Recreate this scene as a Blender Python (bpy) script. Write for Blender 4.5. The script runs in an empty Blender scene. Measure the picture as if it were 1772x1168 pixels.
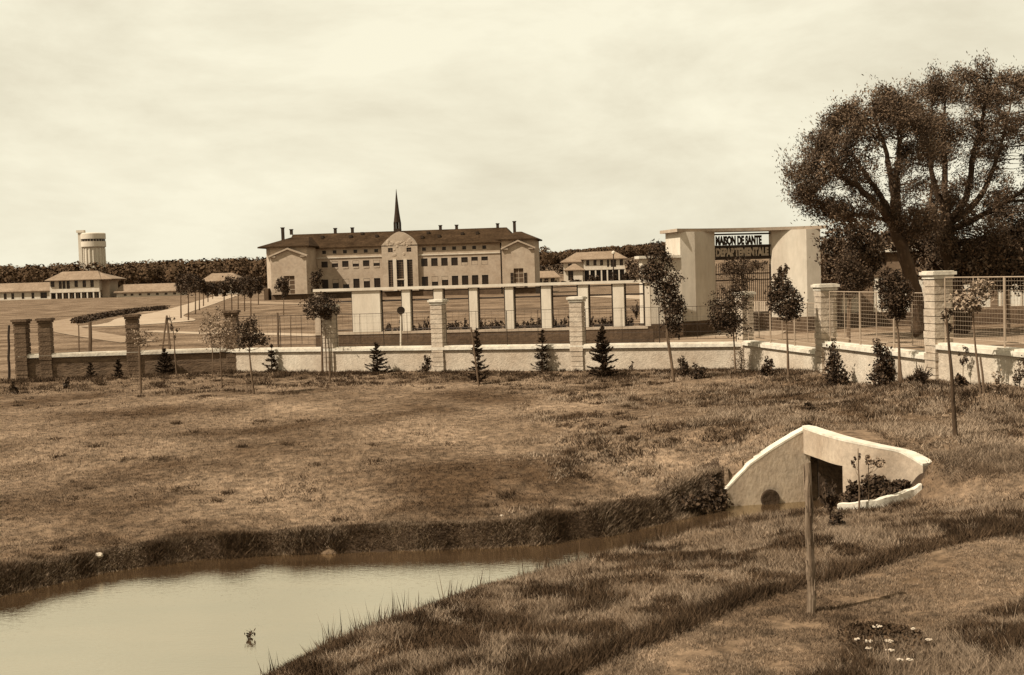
import bpy, bmesh, math, random
import numpy as np
from mathutils import Vector, Matrix, Quaternion
R = math.radians
scn = bpy.context.scene
COL = scn.collection

# ------------------------------------------------------------------ camera
FPX, WPX, HPX = 2139.0, 1772.0, 1168.0
CAM = Vector((0, 0, 4.0))
PITCH = math.atan(106 / FPX); ROLL = R(1.7)
_f = Vector((0, math.cos(PITCH), -math.sin(PITCH)))
_u0 = Vector((0, math.sin(PITCH), math.cos(PITCH))); _r0 = Vector((1, 0, 0))
_r = _r0 * math.cos(ROLL) - _u0 * math.sin(ROLL)
_u = _r0 * math.sin(ROLL) + _u0 * math.cos(ROLL)
cd = bpy.data.cameras.new('camera'); cam = bpy.data.objects.new('camera', cd); COL.objects.link(cam)
cd.sensor_fit = 'HORIZONTAL'; cd.sensor_width = 36.0; cd.lens = FPX / WPX * 36.0
cd.clip_start = 0.1; cd.clip_end = 20000
mw = Matrix((( _r.x, _u.x, -_f.x, CAM.x), (_r.y, _u.y, -_f.y, CAM.y), (_r.z, _u.z, -_f.z, CAM.z), (0, 0, 0, 1)))
cam.matrix_world = mw
scn.camera = cam

# ------------------------------------------------------------------ light
SUN_EL, SUN_AZ = R(50), R(-27)          # from the left and a little behind the viewer
S = Vector((-math.cos(SUN_EL) * math.cos(SUN_AZ), math.cos(SUN_EL) * math.sin(SUN_AZ), math.sin(SUN_EL)))
sd = bpy.data.lights.new('sun', 'SUN'); sd.energy = 5.0; sd.angle = R(0.6); sd.color = (1.0, .95, .84)
sun = bpy.data.objects.new('sun', sd); COL.objects.link(sun)
sun.rotation_euler = S.to_track_quat('Z', 'Y').to_euler()
SKY_STRENGTH = 0.085
w = bpy.data.worlds.new('World'); scn.world = w; w.use_nodes = True
nt = w.node_tree; nt.nodes.clear()
def N(t, tree, **kw):
    n = tree.nodes.new(t)
    for k, v in kw.items(): setattr(n, k, v)
    return n
out = N('ShaderNodeOutputWorld', nt); bg = N('ShaderNodeBackground', nt)
sky = N('ShaderNodeTexSky', nt, sky_type='NISHITA'); sky.sun_disc = False
sky.sun_elevation = SUN_EL; sky.sun_rotation = R(-90) + SUN_AZ; sky.air_density = 1.0; sky.dust_density = 3.0; sky.ozone_density = 1.0
bw = N('ShaderNodeRGBToBW', nt)
tc = N('ShaderNodeTexCoord', nt)
mp = N('ShaderNodeMapping', nt); mp.inputs['Scale'].default_value = (3.4, 2.4, 9.0); mp.inputs['Rotation'].default_value = (0, R(6), 0)
nz = N('ShaderNodeTexNoise', nt); nz.inputs['Scale'].default_value = 1.0; nz.inputs['Detail'].default_value = 9; nz.inputs['Roughness'].default_value = .62; nz.inputs['Distortion'].default_value = .25
cr = N('ShaderNodeValToRGB', nt)
cr.color_ramp.elements[0].position = .30; cr.color_ramp.elements[0].color = (5.5, 5.05, 3.85, 1)
cr.color_ramp.elements[1].position = .60; cr.color_ramp.elements[1].color = (7.35, 6.95, 5.45, 1)
mixc = N('ShaderNodeMix', nt, data_type='RGBA', blend_type='MULTIPLY'); mixc.inputs[0].default_value = 1
cmb = N('ShaderNodeMix', nt, data_type='RGBA', blend_type='MIX'); cmb.inputs[0].default_value = .86
L = nt.links.new
L(tc.outputs['Generated'], mp.inputs['Vector']); L(mp.outputs[0], nz.inputs['Vector']); L(nz.outputs['Fac'], cr.inputs[0])
L(sky.outputs[0], bw.inputs[0]); L(bw.outputs[0], mixc.inputs[6]); mixc.inputs[7].default_value = (1.0, .92, .70, 1)
L(mixc.outputs[2], cmb.inputs[6]); L(cr.outputs[0], cmb.inputs[7])
L(cmb.outputs[2], bg.inputs['Color']); bg.inputs['Strength'].default_value = SKY_STRENGTH
L(bg.outputs[0], out.inputs[0])
scn.view_settings.view_transform = 'Standard'; scn.view_settings.look = 'None'
scn.view_settings.exposure = 0.75; scn.view_settings.gamma = 1.0
scn.cycles.max_bounces = 6; scn.cycles.transparent_max_bounces = 4

# ------------------------------------------------------------------ pixel rays (photograph pixels 1772 x 1168)
def ray(px, py):
    return (_r * ((px - WPX / 2) / FPX) + _u * (-(py - HPX / 2) / FPX) + _f)
def at_y(px, py, Y):
    d = ray(px, py); return CAM + d * (Y / d.y)
def at_z(px, py, z):
    d = ray(px, py); return CAM + d * ((z - CAM.z) / d.z)

# ------------------------------------------------------------------ materials
def sep(l):
    """a brown-toned colour of luminance l: the warmer the darker, as in the print"""
    t = min(1.0, (l / .65) ** .6)
    c = np.array([1.0, .505 + .45 * t, .205 + .59 * t])
    c = c * (l / (c @ np.array([.2126, .7152, .0722])))
    return (min(c[0], .95), min(c[1], .95), min(c[2], .95), 1)
def mat(name, lo, hi=None, scale=1.0, detail=6, rough=.9, bump=0.0, bscale=None, island=0.0, spec=.2, stretch=(1, 1, 1), coords='Object', lopos=.3, hipos=.7, fine=None):
    m = bpy.data.materials.new(name); m.use_nodes = True
    t = m.node_tree; b = t.nodes['Principled BSDF']
    b.inputs['Roughness'].default_value = rough; b.inputs['Specular IOR Level'].default_value = spec
    if hi is None: hi = lo
    tcn = N('ShaderNodeTexCoord', t); mpn = N('ShaderNodeMapping', t); mpn.inputs['Scale'].default_value = stretch
    t.links.new(tcn.outputs[coords], mpn.inputs['Vector'])
    nn = N('ShaderNodeTexNoise', t); nn.inputs['Scale'].default_value = scale; nn.inputs['Detail'].default_value = detail; nn.inputs['Roughness'].default_value = .6
    t.links.new(mpn.outputs[0], nn.inputs['Vector'])
    r = N('ShaderNodeValToRGB', t); r.color_ramp.elements[0].position = lopos; r.color_ramp.elements[1].position = hipos
    r.color_ramp.elements[0].color = sep(lo); r.color_ramp.elements[1].color = sep(hi)
    t.links.new(nn.outputs['Fac'], r.inputs[0])
    last = r.outputs[0]
    if fine:                                    # a second, finer mottling multiplied in: (scale, low, high)
        n2 = N('ShaderNodeTexNoise', t); n2.inputs['Scale'].default_value = fine[0]; n2.inputs['Detail'].default_value = 4; n2.inputs['Roughness'].default_value = .7
        t.links.new(mpn.outputs[0], n2.inputs['Vector'])
        mr = N('ShaderNodeMapRange', t); mr.inputs[1].default_value = .32; mr.inputs[2].default_value = .68
        mr.inputs[3].default_value = fine[1]; mr.inputs[4].default_value = fine[2]
        t.links.new(n2.outputs['Fac'], mr.inputs[0])
        mx = N('ShaderNodeMix', t, data_type='RGBA', blend_type='MULTIPLY'); mx.inputs[0].default_value = 1
        t.links.new(last, mx.inputs[6]); t.links.new(mr.outputs[0], mx.inputs[7]); last = mx.outputs[2]
    if island:
        g = N('ShaderNodeNewGeometry', t); mr = N('ShaderNodeMapRange', t)
        mr.inputs[3].default_value = 1 - island; mr.inputs[4].default_value = 1 + island
        t.links.new(g.outputs['Random Per Island'], mr.inputs[0])
        mx = N('ShaderNodeMix', t, data_type='RGBA', blend_type='MULTIPLY'); mx.inputs[0].default_value = 1
        t.links.new(last, mx.inputs[6]); t.links.new(mr.outputs[0], mx.inputs[7]); last = mx.outputs[2]
    t.links.new(last, b.inputs['Base Color'])
    if bump:
        n3 = N('ShaderNodeTexNoise', t); n3.inputs['Scale'].default_value = bscale or scale * 4; n3.inputs['Detail'].default_value = 6
        t.links.new(mpn.outputs[0], n3.inputs['Vector'])
        bp = N('ShaderNodeBump', t); bp.inputs['Strength'].default_value = min(1, bump); bp.inputs['Distance'].default_value = .05
        t.links.new(n3.outputs['Fac'], bp.inputs['Height']); t.links.new(bp.outputs[0], b.inputs['Normal'])
    return m
M = {}
M['ground'] = mat('ground', .035, .118, .2, lopos=.36, hipos=.64, detail=8, rough=1, bump=.9, bscale=5, spec=.05, fine=(4.2, .45, 1.6))
M['path'] = mat('path', .05, .11, .6, rough=1, bump=.9, bscale=9, spec=.05, fine=(5, .5, 1.5))
M['road'] = mat('road', .18, .24, .2, rough=1, spec=.05, fine=(1.5, .85, 1.1))
M['roadnear'] = mat('roadnear', .12, .17, .3, rough=1, spec=.05, fine=(2, .8, 1.15))
M['grass'] = mat('grass', .034, .15, .2, lopos=.36, hipos=.64, detail=8, rough=1, island=.5, spec=.1, fine=(4.2, .45, 1.6))
M['longgrass'] = mat('longgrass', .05, .17, .5, detail=6, rough=1, island=.5, spec=.1)
M['darkgrass'] = mat('darkgrass', .014, .048, .6, rough=1, island=.5, spec=.1)
M['drygrass'] = mat('drygrass', .11, .20, .8, rough=1, island=.3, spec=.1)
M['render'] = mat('render', .19, .27, .35, rough=.95, bump=.25, bscale=5, fine=(1.6, .84, 1.1))
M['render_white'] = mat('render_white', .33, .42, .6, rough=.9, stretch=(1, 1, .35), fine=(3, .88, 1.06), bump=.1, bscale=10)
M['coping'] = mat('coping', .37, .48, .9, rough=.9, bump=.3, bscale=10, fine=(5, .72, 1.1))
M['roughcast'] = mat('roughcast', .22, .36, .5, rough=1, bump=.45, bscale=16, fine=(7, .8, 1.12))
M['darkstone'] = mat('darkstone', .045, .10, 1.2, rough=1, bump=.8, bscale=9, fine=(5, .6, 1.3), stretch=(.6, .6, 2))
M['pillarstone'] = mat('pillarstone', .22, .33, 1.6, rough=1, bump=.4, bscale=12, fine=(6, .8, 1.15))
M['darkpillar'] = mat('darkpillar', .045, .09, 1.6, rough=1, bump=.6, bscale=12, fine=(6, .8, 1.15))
M['plinth'] = mat('plinth', .035, .065, .6, rough=1, bump=.5, bscale=8, fine=(5, .7, 1.2))
M['roofdark'] = mat('roofdark', .013, .03, .35, rough=1, fine=(2.2, .55, 1.4), bump=.4, bscale=6, spec=.03)
M['rooftile'] = mat('rooftile', .10, .15, .3, rough=.95, fine=(2.0, .7, 1.2))
M['chimney'] = mat('chimney', .012, .022, 2)
M['metal_dark'] = mat('metal_dark', .012, .02, 3, rough=.6)
M['wire'] = mat('wire', .16, .22, 3, rough=.6)
M['concrete'] = mat('concrete', .18, .27, 1.3, rough=.95, bump=.3, bscale=14, fine=(7, .8, 1.1), stretch=(1, 1, .7))
M['glass'] = mat('glass', .006, .016, .15, rough=.3, spec=.25)
M['frame'] = mat('frame', .06, .09, 2, rough=.7)
M['bark'] = mat('bark', .05, .10, 5, rough=1, bump=.8, bscale=20, stretch=(1, 1, .25))
M['bark_dark'] = mat('bark_dark', .02, .045, 3, rough=1, bump=.8, bscale=12, stretch=(1, 1, .3))
M['stakewood'] = mat('stakewood', .035, .17, 9, rough=1, bump=1, bscale=26, stretch=(1, 1, .12))
M['post'] = mat('post', .05, .09, 6, rough=1, stretch=(1, 1, .2))
M['leaf'] = mat('leaf', .013, .042, 1.4, rough=.8, island=.55, spec=.15)
M['leaf_pale'] = mat('leaf_pale', .09, .19, 1.4, rough=.8, island=.45, spec=.15)
M['leaf_big'] = mat('leaf_big', .018, .085, .5, rough=.8, island=.65, spec=.15)
M['needle'] = mat('needle', .010, .03, 2, rough=.9, island=.5, spec=.1)
M['forest'] = mat('forest', .032, .05, .012, rough=1, island=.15, spec=.05)
M['petal'] = mat('petal', .24, .32, 9)
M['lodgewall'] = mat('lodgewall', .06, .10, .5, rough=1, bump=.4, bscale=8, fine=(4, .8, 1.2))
M['stone_white'] = mat('stone_white', .26, .36, 5, rough=.9, bump=.4, bscale=20)
M['shaded_soil'] = mat('shaded_soil', .012, .03, 2, rough=1, bump=.9, bscale=10)  # dark earth, with the far bank's shade put into its colour
M['tower'] = mat('tower', .36, .42, .12, rough=.9, fine=(1, .93, 1.05))
def water_mat():
    m = bpy.data.materials.new('stream_water'); m.use_nodes = True; t = m.node_tree; b = t.nodes['Principled BSDF']
    b.inputs['Roughness'].default_value = .04; b.inputs['IOR'].default_value = 8.0; b.inputs['Specular Tint'].default_value = (1, .94, .78, 1)
    tcn = N('ShaderNodeTexCoord', t); mpn = N('ShaderNodeMapping', t); mpn.inputs['Scale'].default_value = (1.0, 3.2, 1); mpn.inputs['Rotation'].default_value = (0, 0, R(12))
    t.links.new(tcn.outputs['Object'], mpn.inputs['Vector'])
    n0 = N('ShaderNodeTexNoise', t); n0.inputs['Scale'].default_value = .35; n0.inputs['Detail'].default_value = 5
    r = N('ShaderNodeValToRGB', t); r.color_ramp.elements[0].position = .3; r.color_ramp.elements[1].position = .7
    r.color_ramp.elements[0].color = sep(.02); r.color_ramp.elements[1].color = sep(.04)
    t.links.new(mpn.outputs[0], n0.inputs['Vector']); t.links.new(n0.outputs['Fac'], r.inputs[0]); t.links.new(r.outputs[0], b.inputs['Base Color'])
    n1 = N('ShaderNodeTexNoise', t); n1.inputs['Scale'].default_value = 7; n1.inputs['Detail'].default_value = 3
    t.links.new(mpn.outputs[0], n1.inputs['Vector'])
    bp = N('ShaderNodeBump', t); bp.inputs['Strength'].default_value = .3; bp.inputs['Distance'].default_value = .01
    t.links.new(n1.outputs['Fac'], bp.inputs['Height']); t.links.new(bp.outputs[0], b.inputs['Normal'])
    return m
M['water'] = water_mat()

# ------------------------------------------------------------------ building helpers
def tag(o, label=None, cat=None, group=None, kind=None):
    if label: o['label'] = label
    if cat: o['category'] = cat
    if group: o['group'] = group
    if kind: o['kind'] = kind
    return o
def thing(name, loc, label, cat, group=None, yaw=0.0):
    o = bpy.data.objects.new(name, None); COL.objects.link(o); o.empty_display_size = .2
    o.location = loc; o.rotation_euler = (0, 0, yaw)
    return tag(o, label, cat, group)
def copy_tree(o, parent=None):
    c = o.copy(); COL.objects.link(c)
    if parent is not None: c.parent = parent
    for ch in o.children: copy_tree(ch, c)
    return c
class MB:
    def __init__(s): s.v = []; s.f = []
    def add(s, vs, fs):
        b = len(s.v); s.v += [tuple(p) for p in vs]; s.f += [tuple(i + b for i in f) for f in fs]; return s
    def quad(s, a, b, c, d): return s.add([a, b, c, d], [(0, 1, 2, 3)])
    def box(s, x0, x1, y0, y1, z0, z1):
        return s.add([(x0, y0, z0), (x1, y0, z0), (x1, y1, z0), (x0, y1, z0), (x0, y0, z1), (x1, y0, z1), (x1, y1, z1), (x0, y1, z1)],
                     [(3, 2, 1, 0), (4, 5, 6, 7), (0, 1, 5, 4), (1, 2, 6, 5), (2, 3, 7, 6), (3, 0, 4, 7)])
    def prism(s, poly, z0, z1):
        n = len(poly); z0 = z0 if hasattr(z0, '__len__') else [z0] * n; z1 = z1 if hasattr(z1, '__len__') else [z1] * n
        vs = [(p[0], p[1], z) for p, z in zip(poly, z0)] + [(p[0], p[1], z) for p, z in zip(poly, z1)]
        fs = [tuple(range(n - 1, -1, -1)), tuple(range(n, 2 * n))] + [(i, (i + 1) % n, n + (i + 1) % n, n + i) for i in range(n)]
        return s.add(vs, fs)
    def prism_y(s, poly, y0, y1):          # polygon in x,z pushed from y0 (front) to y1
        n = len(poly); vs = [(p[0], y0, p[1]) for p in poly] + [(p[0], y1, p[1]) for p in poly]
        fs = [tuple(range(n)), tuple(range(2 * n - 1, n - 1, -1))] + [((i + 1) % n, i, n + i, n + (i + 1) % n) for i in range(n)]
        return s.add(vs, fs)
    def tube(s, pts, rad, n=6, cap=True):
        pts = [Vector(p) for p in pts]; m = len(pts)
        if not hasattr(rad, '__len__'): rad = [rad] * m
        vs = []; fs = []
        for i, p in enumerate(pts):
            d = (pts[min(i + 1, m - 1)] - pts[max(i - 1, 0)]).normalized()
            a = d.cross(Vector((0, 1, 0.01)) if abs(d.y) < .9 else Vector((1, 0, 0))).normalized(); b = d.cross(a)
            for k in range(n):
                an = 2 * math.pi * k / n; vs.append(tuple(p + (a * math.cos(an) + b * math.sin(an)) * rad[i]))
        for i in range(m - 1):
            for k in range(n): fs.append((i * n + k, i * n + (k + 1) % n, (i + 1) * n + (k + 1) % n, (i + 1) * n + k))
        if cap: fs.append(tuple(range(n - 1, -1, -1))); fs.append(tuple((m - 1) * n + k for k in range(n)))
        return s.add(vs, fs)
    def lathe(s, prof, cx=0, cy=0, n=24):
        vs = []; fs = []; m = len(prof)
        for r, z in prof:
            for k in range(n): an = 2 * math.pi * k / n; vs.append((cx + r * math.cos(an), cy + r * math.sin(an), z))
        for i in range(m - 1):
            for k in range(n): fs.append((i * n + k, i * n + (k + 1) % n, (i + 1) * n + (k + 1) % n, (i + 1) * n + k))
        fs.append(tuple(range(n - 1, -1, -1))); fs.append(tuple((m - 1) * n + k for k in range(n)))
        return s.add(vs, fs)
    def hip(s, x0, x1, y0, y1, z, ridge, rx0, rx1, th=.12):
        """hip roof: eaves rectangle at z, ridge from rx0 to rx1 at height ridge, a slab edge th below"""
        ym = (y0 + y1) / 2
        s.add([(x0, y0, z), (x1, y0, z), (x1, y1, z), (x0, y1, z), (rx0, ym, ridge), (rx1, ym, ridge)],
              [(0, 1, 5, 4), (1, 2, 5), (2, 3, 4, 5), (3, 0, 4)])
        s.add([(x0, y0, z), (x1, y0, z), (x1, y1, z), (x0, y1, z), (x0, y0, z - th), (x1, y0, z - th), (x1, y1, z - th), (x0, y1, z - th)],
              [(7, 6, 5, 4), (0, 4, 5, 1), (1, 5, 6, 2), (2, 6, 7, 3), (3, 7, 4, 0)]); return s
    def build(s, name, m, parent=None, loc=None, smooth=False, label=None, yaw=0):
        me = bpy.data.meshes.new(name); me.from_pydata(s.v, [], s.f); me.materials.append(M[m] if isinstance(m, str) else m)
        bm = bmesh.new(); bm.from_mesh(me); bmesh.ops.recalc_face_normals(bm, faces=bm.faces); bm.to_mesh(me); bm.free()
        if smooth: me.polygons.foreach_set('use_smooth', [True] * len(me.polygons))
        o = bpy.data.objects.new(name, me); COL.objects.link(o)
        if parent is not None: o.parent = parent
        if loc is not None: o.location = loc
        if yaw: o.rotation_euler = (0, 0, yaw)
        if label: o['label'] = label
        return o
def np_mesh(name, verts, faces_n, m, parent=None):
    """verts (n*k,3), every face has k consecutive vertices"""
    k = faces_n; n = len(verts) // k
    me = bpy.data.meshes.new(name); me.vertices.add(len(verts)); me.vertices.foreach_set('co', np.asarray(verts, np.float32).ravel())
    me.loops.add(n * k); me.loops.foreach_set('vertex_index', np.arange(n * k, dtype=np.int32))
    me.polygons.add(n); me.polygons.foreach_set('loop_start', np.arange(0, n * k, k, dtype=np.int32))
    me.update(calc_edges=True); me.validate()
    me.materials.append(M[m])
    o = bpy.data.objects.new(name, me); COL.objects.link(o)
    if parent is not None: o.parent = parent
    return o
def leaf_verts(c, size, rng, aspect=.5, up=None, jitter=.35, nrm=None):
    """rhombic leaves at the points c (n,3)"""
    n = len(c); a = rng.normal(size=(n, 3))
    if up is not None: a = a * .6 + np.asarray(up)
    a /= np.linalg.norm(a, axis=1, keepdims=True) + 1e-9
    if nrm is not None: nr = nrm + rng.normal(size=(n, 3)) * .35; a = np.cross(nr, a); a /= np.linalg.norm(a, axis=1, keepdims=True) + 1e-9
    b = np.cross(a, rng.normal(size=(n, 3)) if nrm is None else nr); b /= np.linalg.norm(b, axis=1, keepdims=True) + 1e-9
    s = size * (1 + jitter * rng.uniform(-1, 1, (n, 1))) * .5
    v = np.stack([c - a * s, c + b * s * aspect, c + a * s, c - b * s * aspect], 1)
    return v.reshape(-1, 3)

# ------------------------------------------------------------------ terrain
ZW = -1.2                                             # stream surface
def PZ(px, py, z): p = at_z(px, py, z); return (p.x, p.y)
far_line = [(-260, 1120), (-100, 1058), (23, 1027), (181, 992), (316, 972), (452, 962), (600, 957), (726, 953), (850, 949), (952, 942), (1050, 928), (1130, 911), (1200, 893), (1250, 878)]
near_line = [(1445, 883), (1390, 893), (1300, 905), (1200, 926), (1100, 957), (1043, 975), (952, 997), (862, 1020), (771, 1042), (726, 1065), (636, 1097), (545, 1133), (470, 1168), (380, 1215), (200, 1300), (-200, 1500)]
far_w = [PZ(x, y, ZW) for x, y in far_line]
near_w = [PZ(x, y, ZW) for x, y in near_line]
# culvert plan (metres)
WL = (4.40, 27.05); WA = (6.53, 27.45); WB = (6.85, 25.55)
WC = (7.32, 25.0); WD = (7.85, 24.7); WE = (8.12, 24.15)
far_full = far_w + [(4.6, 27.0), WA, (7.9, 27.35)]
near_full = [(7.9, 25.45), (6.9, 25.42)] + near_w
stream_poly = far_full + near_full
def seg_dist(P, line):
    d = np.full(len(P), 1e9)
    for a, b in zip(line[:-1], line[1:]):
        a = np.array(a); b = np.array(b); ab = b - a; t = np.clip(((P - a) @ ab) / (ab @ ab + 1e-12), 0, 1)
        d = np.minimum(d, np.linalg.norm(P - (a + t[:, None] * ab), axis=1))
    return d
def inside(P, poly):
    x, y = P[:, 0], P[:, 1]; r = np.zeros(len(P), bool); n = len(poly)
    for i in range(n):
        x0, y0 = poly[i]; x1, y1 = poly[(i + 1) % n]
        if y0 == y1: continue
        c = ((y0 > y) != (y1 > y)) & (x < (x1 - x0) * (y - y0) / (y1 - y0) + x0); r ^= c
    return r
HIGH = np.array([(-34, 57, 0), (-22, 56, 0), (-13, 57, 0), (-2, 53, 0), (9.2, 49, .05), (10.7, 42, .4), (11.9, 34.5, .8), (12.9, 31, .9), (15, 25, .9), (17, 40, .6), (24, 50, .4), (30, 35, .8), (20, 20, .6),
    (-35, 75, 0), (-20, 75, 0), (0, 75, 0), (15, 75, 0), (30, 75, 0), (-20, 65, 0), (0, 63, 0), (15, 62, .1),
    (-20, 22, -.88), (-12, 22.2, -.88), (-8, 22.4, -.88), (-4, 24.5, -.87), (0, 25.3, -.86), (2.5, 26.2, -.80), (3.9, 27.4, -.62), (-30, 20, -.6),
    (-10, 35, -.3), (0, 38, -.2), (5, 38, -.08), (-20, 40, -.25), (-10, 46, -.06), (0, 46, -.08), (0, 30, -.45), (-14, 28, -.52), (4.5, 29.2, -.32), (5.2, 28.2, -.15),
    (6.2, 28.4, .26), (7, 29.5, .38), (7.3, 27.2, .36), (7.3, 26, .30), (9, 27.5, .38), (9, 31, .42), (6, 31, .12), (9.2, 35.5, .12), (7.5, 40, .05), (9.4, 26.2, .34),
    (8.0, 25.6, .22), (8.5, 24.6, .12), (8.9, 23.4, .0), (10.5, 24, .25), (10.5, 22, .1)], float)
LOW = np.array([(20, 20, .6), (15, 25, .9), (8.9, 23.4, .0), (10.5, 22, .1), (8.4, 23.6, -.24), (7.9, 23.35, -.48), (7.3, 23.2, -.62), (6.57, 23.4, -.70), (7.2, 24.4, -.74), (7.7, 24.3, -.55), (7.0, 25.0, -.98), (6.6, 24.6, -.95), (5.6, 24.3, -.88), (4.5, 23.0, -.78), (6.2, 22.9, -.55), (8, 20, -.1), (10, 18, .0), (13, 18, .2),
    (7.1, 17.2, -.1), (4.1, 16.6, -.28), (3.7, 15.3, -.35), (0.2, 13.6, -.45), (2, 18.3, -.42), (5, 18.6, -.16), (0, 17, -.66), (7.5, 19, -.06), (4.5, 12, -.3), (6, 13, -.15), (3, 10, -.4), (9, 12, .0),
    (-3, 14, -.85), (0, 10, -.55), (0, 5, -.4), (-8, 6, -.6), (-9, 10, -.8), (8, 6, -.1), (-30, 10, -.7), (16, 10, .2), (2.5, 21, -.72), (0.5, 19.3, -.85), (5, 21, -.42)], float)
def vnoise(P, s, seed=0):
    p_ = P[:, :2] / s; i = np.floor(p_).astype(int); f_ = p_ - i; f_ = f_ * f_ * (3 - 2 * f_)
    def hsh(a, b): v = np.sin(a * 127.1 + b * 311.7 + seed * 74.7) * 43758.5453; return v - np.floor(v)
    a, b = hsh(i[:, 0], i[:, 1]), hsh(i[:, 0] + 1, i[:, 1]); c, d = hsh(i[:, 0], i[:, 1] + 1), hsh(i[:, 0] + 1, i[:, 1] + 1)
    return (a * (1 - f_[:, 0]) + b * f_[:, 0]) * (1 - f_[:, 1]) + (c * (1 - f_[:, 0]) + d * f_[:, 0]) * f_[:, 1]
def idw(P, C, p=3.2, eps=.35):
    num = np.zeros(len(P)); den = np.zeros(len(P))
    for x, y, z in C:
        wgt = ((P[:, 0] - x) ** 2 + (P[:, 1] - y) ** 2 + eps) ** (-p / 2); num += wgt * z; den += wgt
    return num / den
def sstep(a, b, x): t = np.clip((x - a) / (b - a), 0, 1); return t * t * (3 - 2 * t)
split = [(-400, -120)] + far_w[:-1] + [WL, (6.62, 27.58)] + [(8.05, 27.40), (8.05, 25.36)] + [(7.02, 25.34), (7.42, 25.12), (7.95, 24.82), (8.25, 24.3), (9.0, 23.2), (60, -10)]
high_poly = split + [(9000, -10), (9000, 9000), (-9000, 9000), (-9000, -120)]
def far_base(P):
    x, y = P[:, 0], P[:, 1]
    z = .34 * sstep(90, 270, y) + sstep(230, 440, y) * (.7 + .9 * sstep(-40, 60, x))
    z += sstep(430, 780, y) * (3.5 + 8.5 * sstep(-60, 140, x)) + sstep(760, 1500, y) * 14
    z += .25 * np.sin(x * .021 + 1) * np.sin(y * .017) * sstep(120, 300, y)
    return z
def H(P):
    P = np.asarray(P, float).reshape(-1, 2)
    y = P[:, 1]; z = np.zeros(len(P)); near = y < 82
    if near.any():
        Q = P[near]; hi = inside(Q, high_poly)
        zh = np.where(hi, 0, 0.0)
        if hi.any(): zh[hi] = idw(Q[hi], HIGH)
        if (~hi).any():
            zh[~hi] = idw(Q[~hi], LOW); dr = seg_dist(Q, [(8.3, 24.15), (9.0, 23.2), (60, -10)]); k_ = (~hi) & (dr < .8)
            if k_.any(): m_ = sstep(0, .8, dr[k_]); zh[k_] = idw(Q[k_], HIGH) * (1 - m_) + zh[k_] * m_
        # light unevenness
        zh += .025 * np.sin(Q[:, 0] * 1.7 + np.sin(Q[:, 1] * .9) * 2) * np.sin(Q[:, 1] * 1.3 + .6) * (Q[:, 1] < 50)
        s_in = inside(Q, stream_poly)
        d = seg_dist(Q, stream_poly + [stream_poly[0]]); sd = np.where(s_in, -d, d)
        slope = np.where(hi, 1.6, .42 + .9 * sstep(6.0, 8.0, Q[:, 0])); sd = np.where((sd > 0) & hi, sd - .30 * (vnoise(Q, .9, 3) * .6 + vnoise(Q, .33, 4) * .4 - .3), sd)
        bank = ZW + np.where(sd > 0, slope * sd, -np.minimum(.3, d * 1.2)) 
        culv = (Q[:, 0] > 4.3) & hi & (sd > 0)
        bank = np.where(culv, 9, bank)
        k = .06; hmix = np.clip(.5 + .5 * (bank - zh) / k, 0, 1)
        zz = bank * (1 - hmix) + zh * hmix - k * hmix * (1 - hmix)
        zz = np.where(culv, zh, zz)
        f = sstep(66, 82, Q[:, 1]); z[near] = zz * (1 - f)
    return z + far_base(P)
def h1(x, y): return float(H([(x, y)])[0])
def ground_hit(px, py, y0=8, y1=900):
    """where the ray through a photograph pixel meets the ground"""
    d = ray(px, py); ys = np.geomspace(y0, y1, 700)
    pts = np.stack([CAM.x + d.x * ys / d.y, ys], 1); zr = CAM.z + d.z * ys / d.y; g = zr - H(pts)
    i = np.argmax(g < 0)
    if g[i] >= 0: i = len(ys) - 1
    a, b = ys[max(i - 1, 0)], ys[i]
    for _ in range(18):
        m_ = (a + b) / 2
        if CAM.z + d.z * m_ / d.y - h1(CAM.x + d.x * m_ / d.y, m_) < 0: b = m_
        else: a = m_
    y = (a + b) / 2; x = CAM.x + d.x * y / d.y
    return Vector((x, y, h1(x, y)))
def grid_obj(name, xs_of_y, ys, m):
    nu = len(xs_of_y(ys[0])); P = np.array([[(x, y) for x in xs_of_y(y)] for y in ys], float); ny = len(ys)
    z = H(P.reshape(-1, 2)); co = np.concatenate([P.reshape(-1, 2), z[:, None]], 1)
    i, j = np.meshgrid(np.arange(nu - 1), np.arange(ny - 1)); a = (j * nu + i).ravel()
    q = np.stack([a, a + 1, a + nu + 1, a + nu], 1)
    me = bpy.data.meshes.new(name); me.vertices.add(len(co)); me.vertices.foreach_set('co', co.astype(np.float32).ravel())
    me.loops.add(q.size); me.loops.foreach_set('vertex_index', q.astype(np.int32).ravel())
    me.polygons.add(len(q)); me.polygons.foreach_set('loop_start', np.arange(0, q.size, 4, dtype=np.int32))
    me.polygons.foreach_set('use_smooth', np.ones(len(q), bool)); me.update(calc_edges=True); me.materials.append(M[m])
    o = bpy.data.objects.new(name, me); COL.objects.link(o); return o
ys = np.concatenate([np.arange(2, 14, .25), np.arange(14, 20, .11), np.arange(20, 31, .075), np.arange(31, 60, .22), np.geomspace(60, 6000, 130)])
US = np.concatenate([np.linspace(-1, -.6, 40, endpoint=False), np.linspace(-.6, .75, 400, endpoint=False), np.linspace(.75, 1, 30)])
g = grid_obj('ground', lambda y: US * (y * .62 + 7), ys, 'ground'); tag(g, kind='structure')
g.data.materials.append(M['shaded_soil']); cc_ = np.empty(len(g.data.polygons) * 3, np.float32); g.data.polygons.foreach_get('center', cc_); cc_ = cc_.reshape(-1, 3).astype(float)
mi_ = np.zeros(len(cc_), np.int32); nr_ = np.where((cc_[:, 1] > 15) & (cc_[:, 1] < 29) & (np.abs(cc_[:, 0]) < 22))[0]; cq = cc_[nr_][:, :2]
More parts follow.
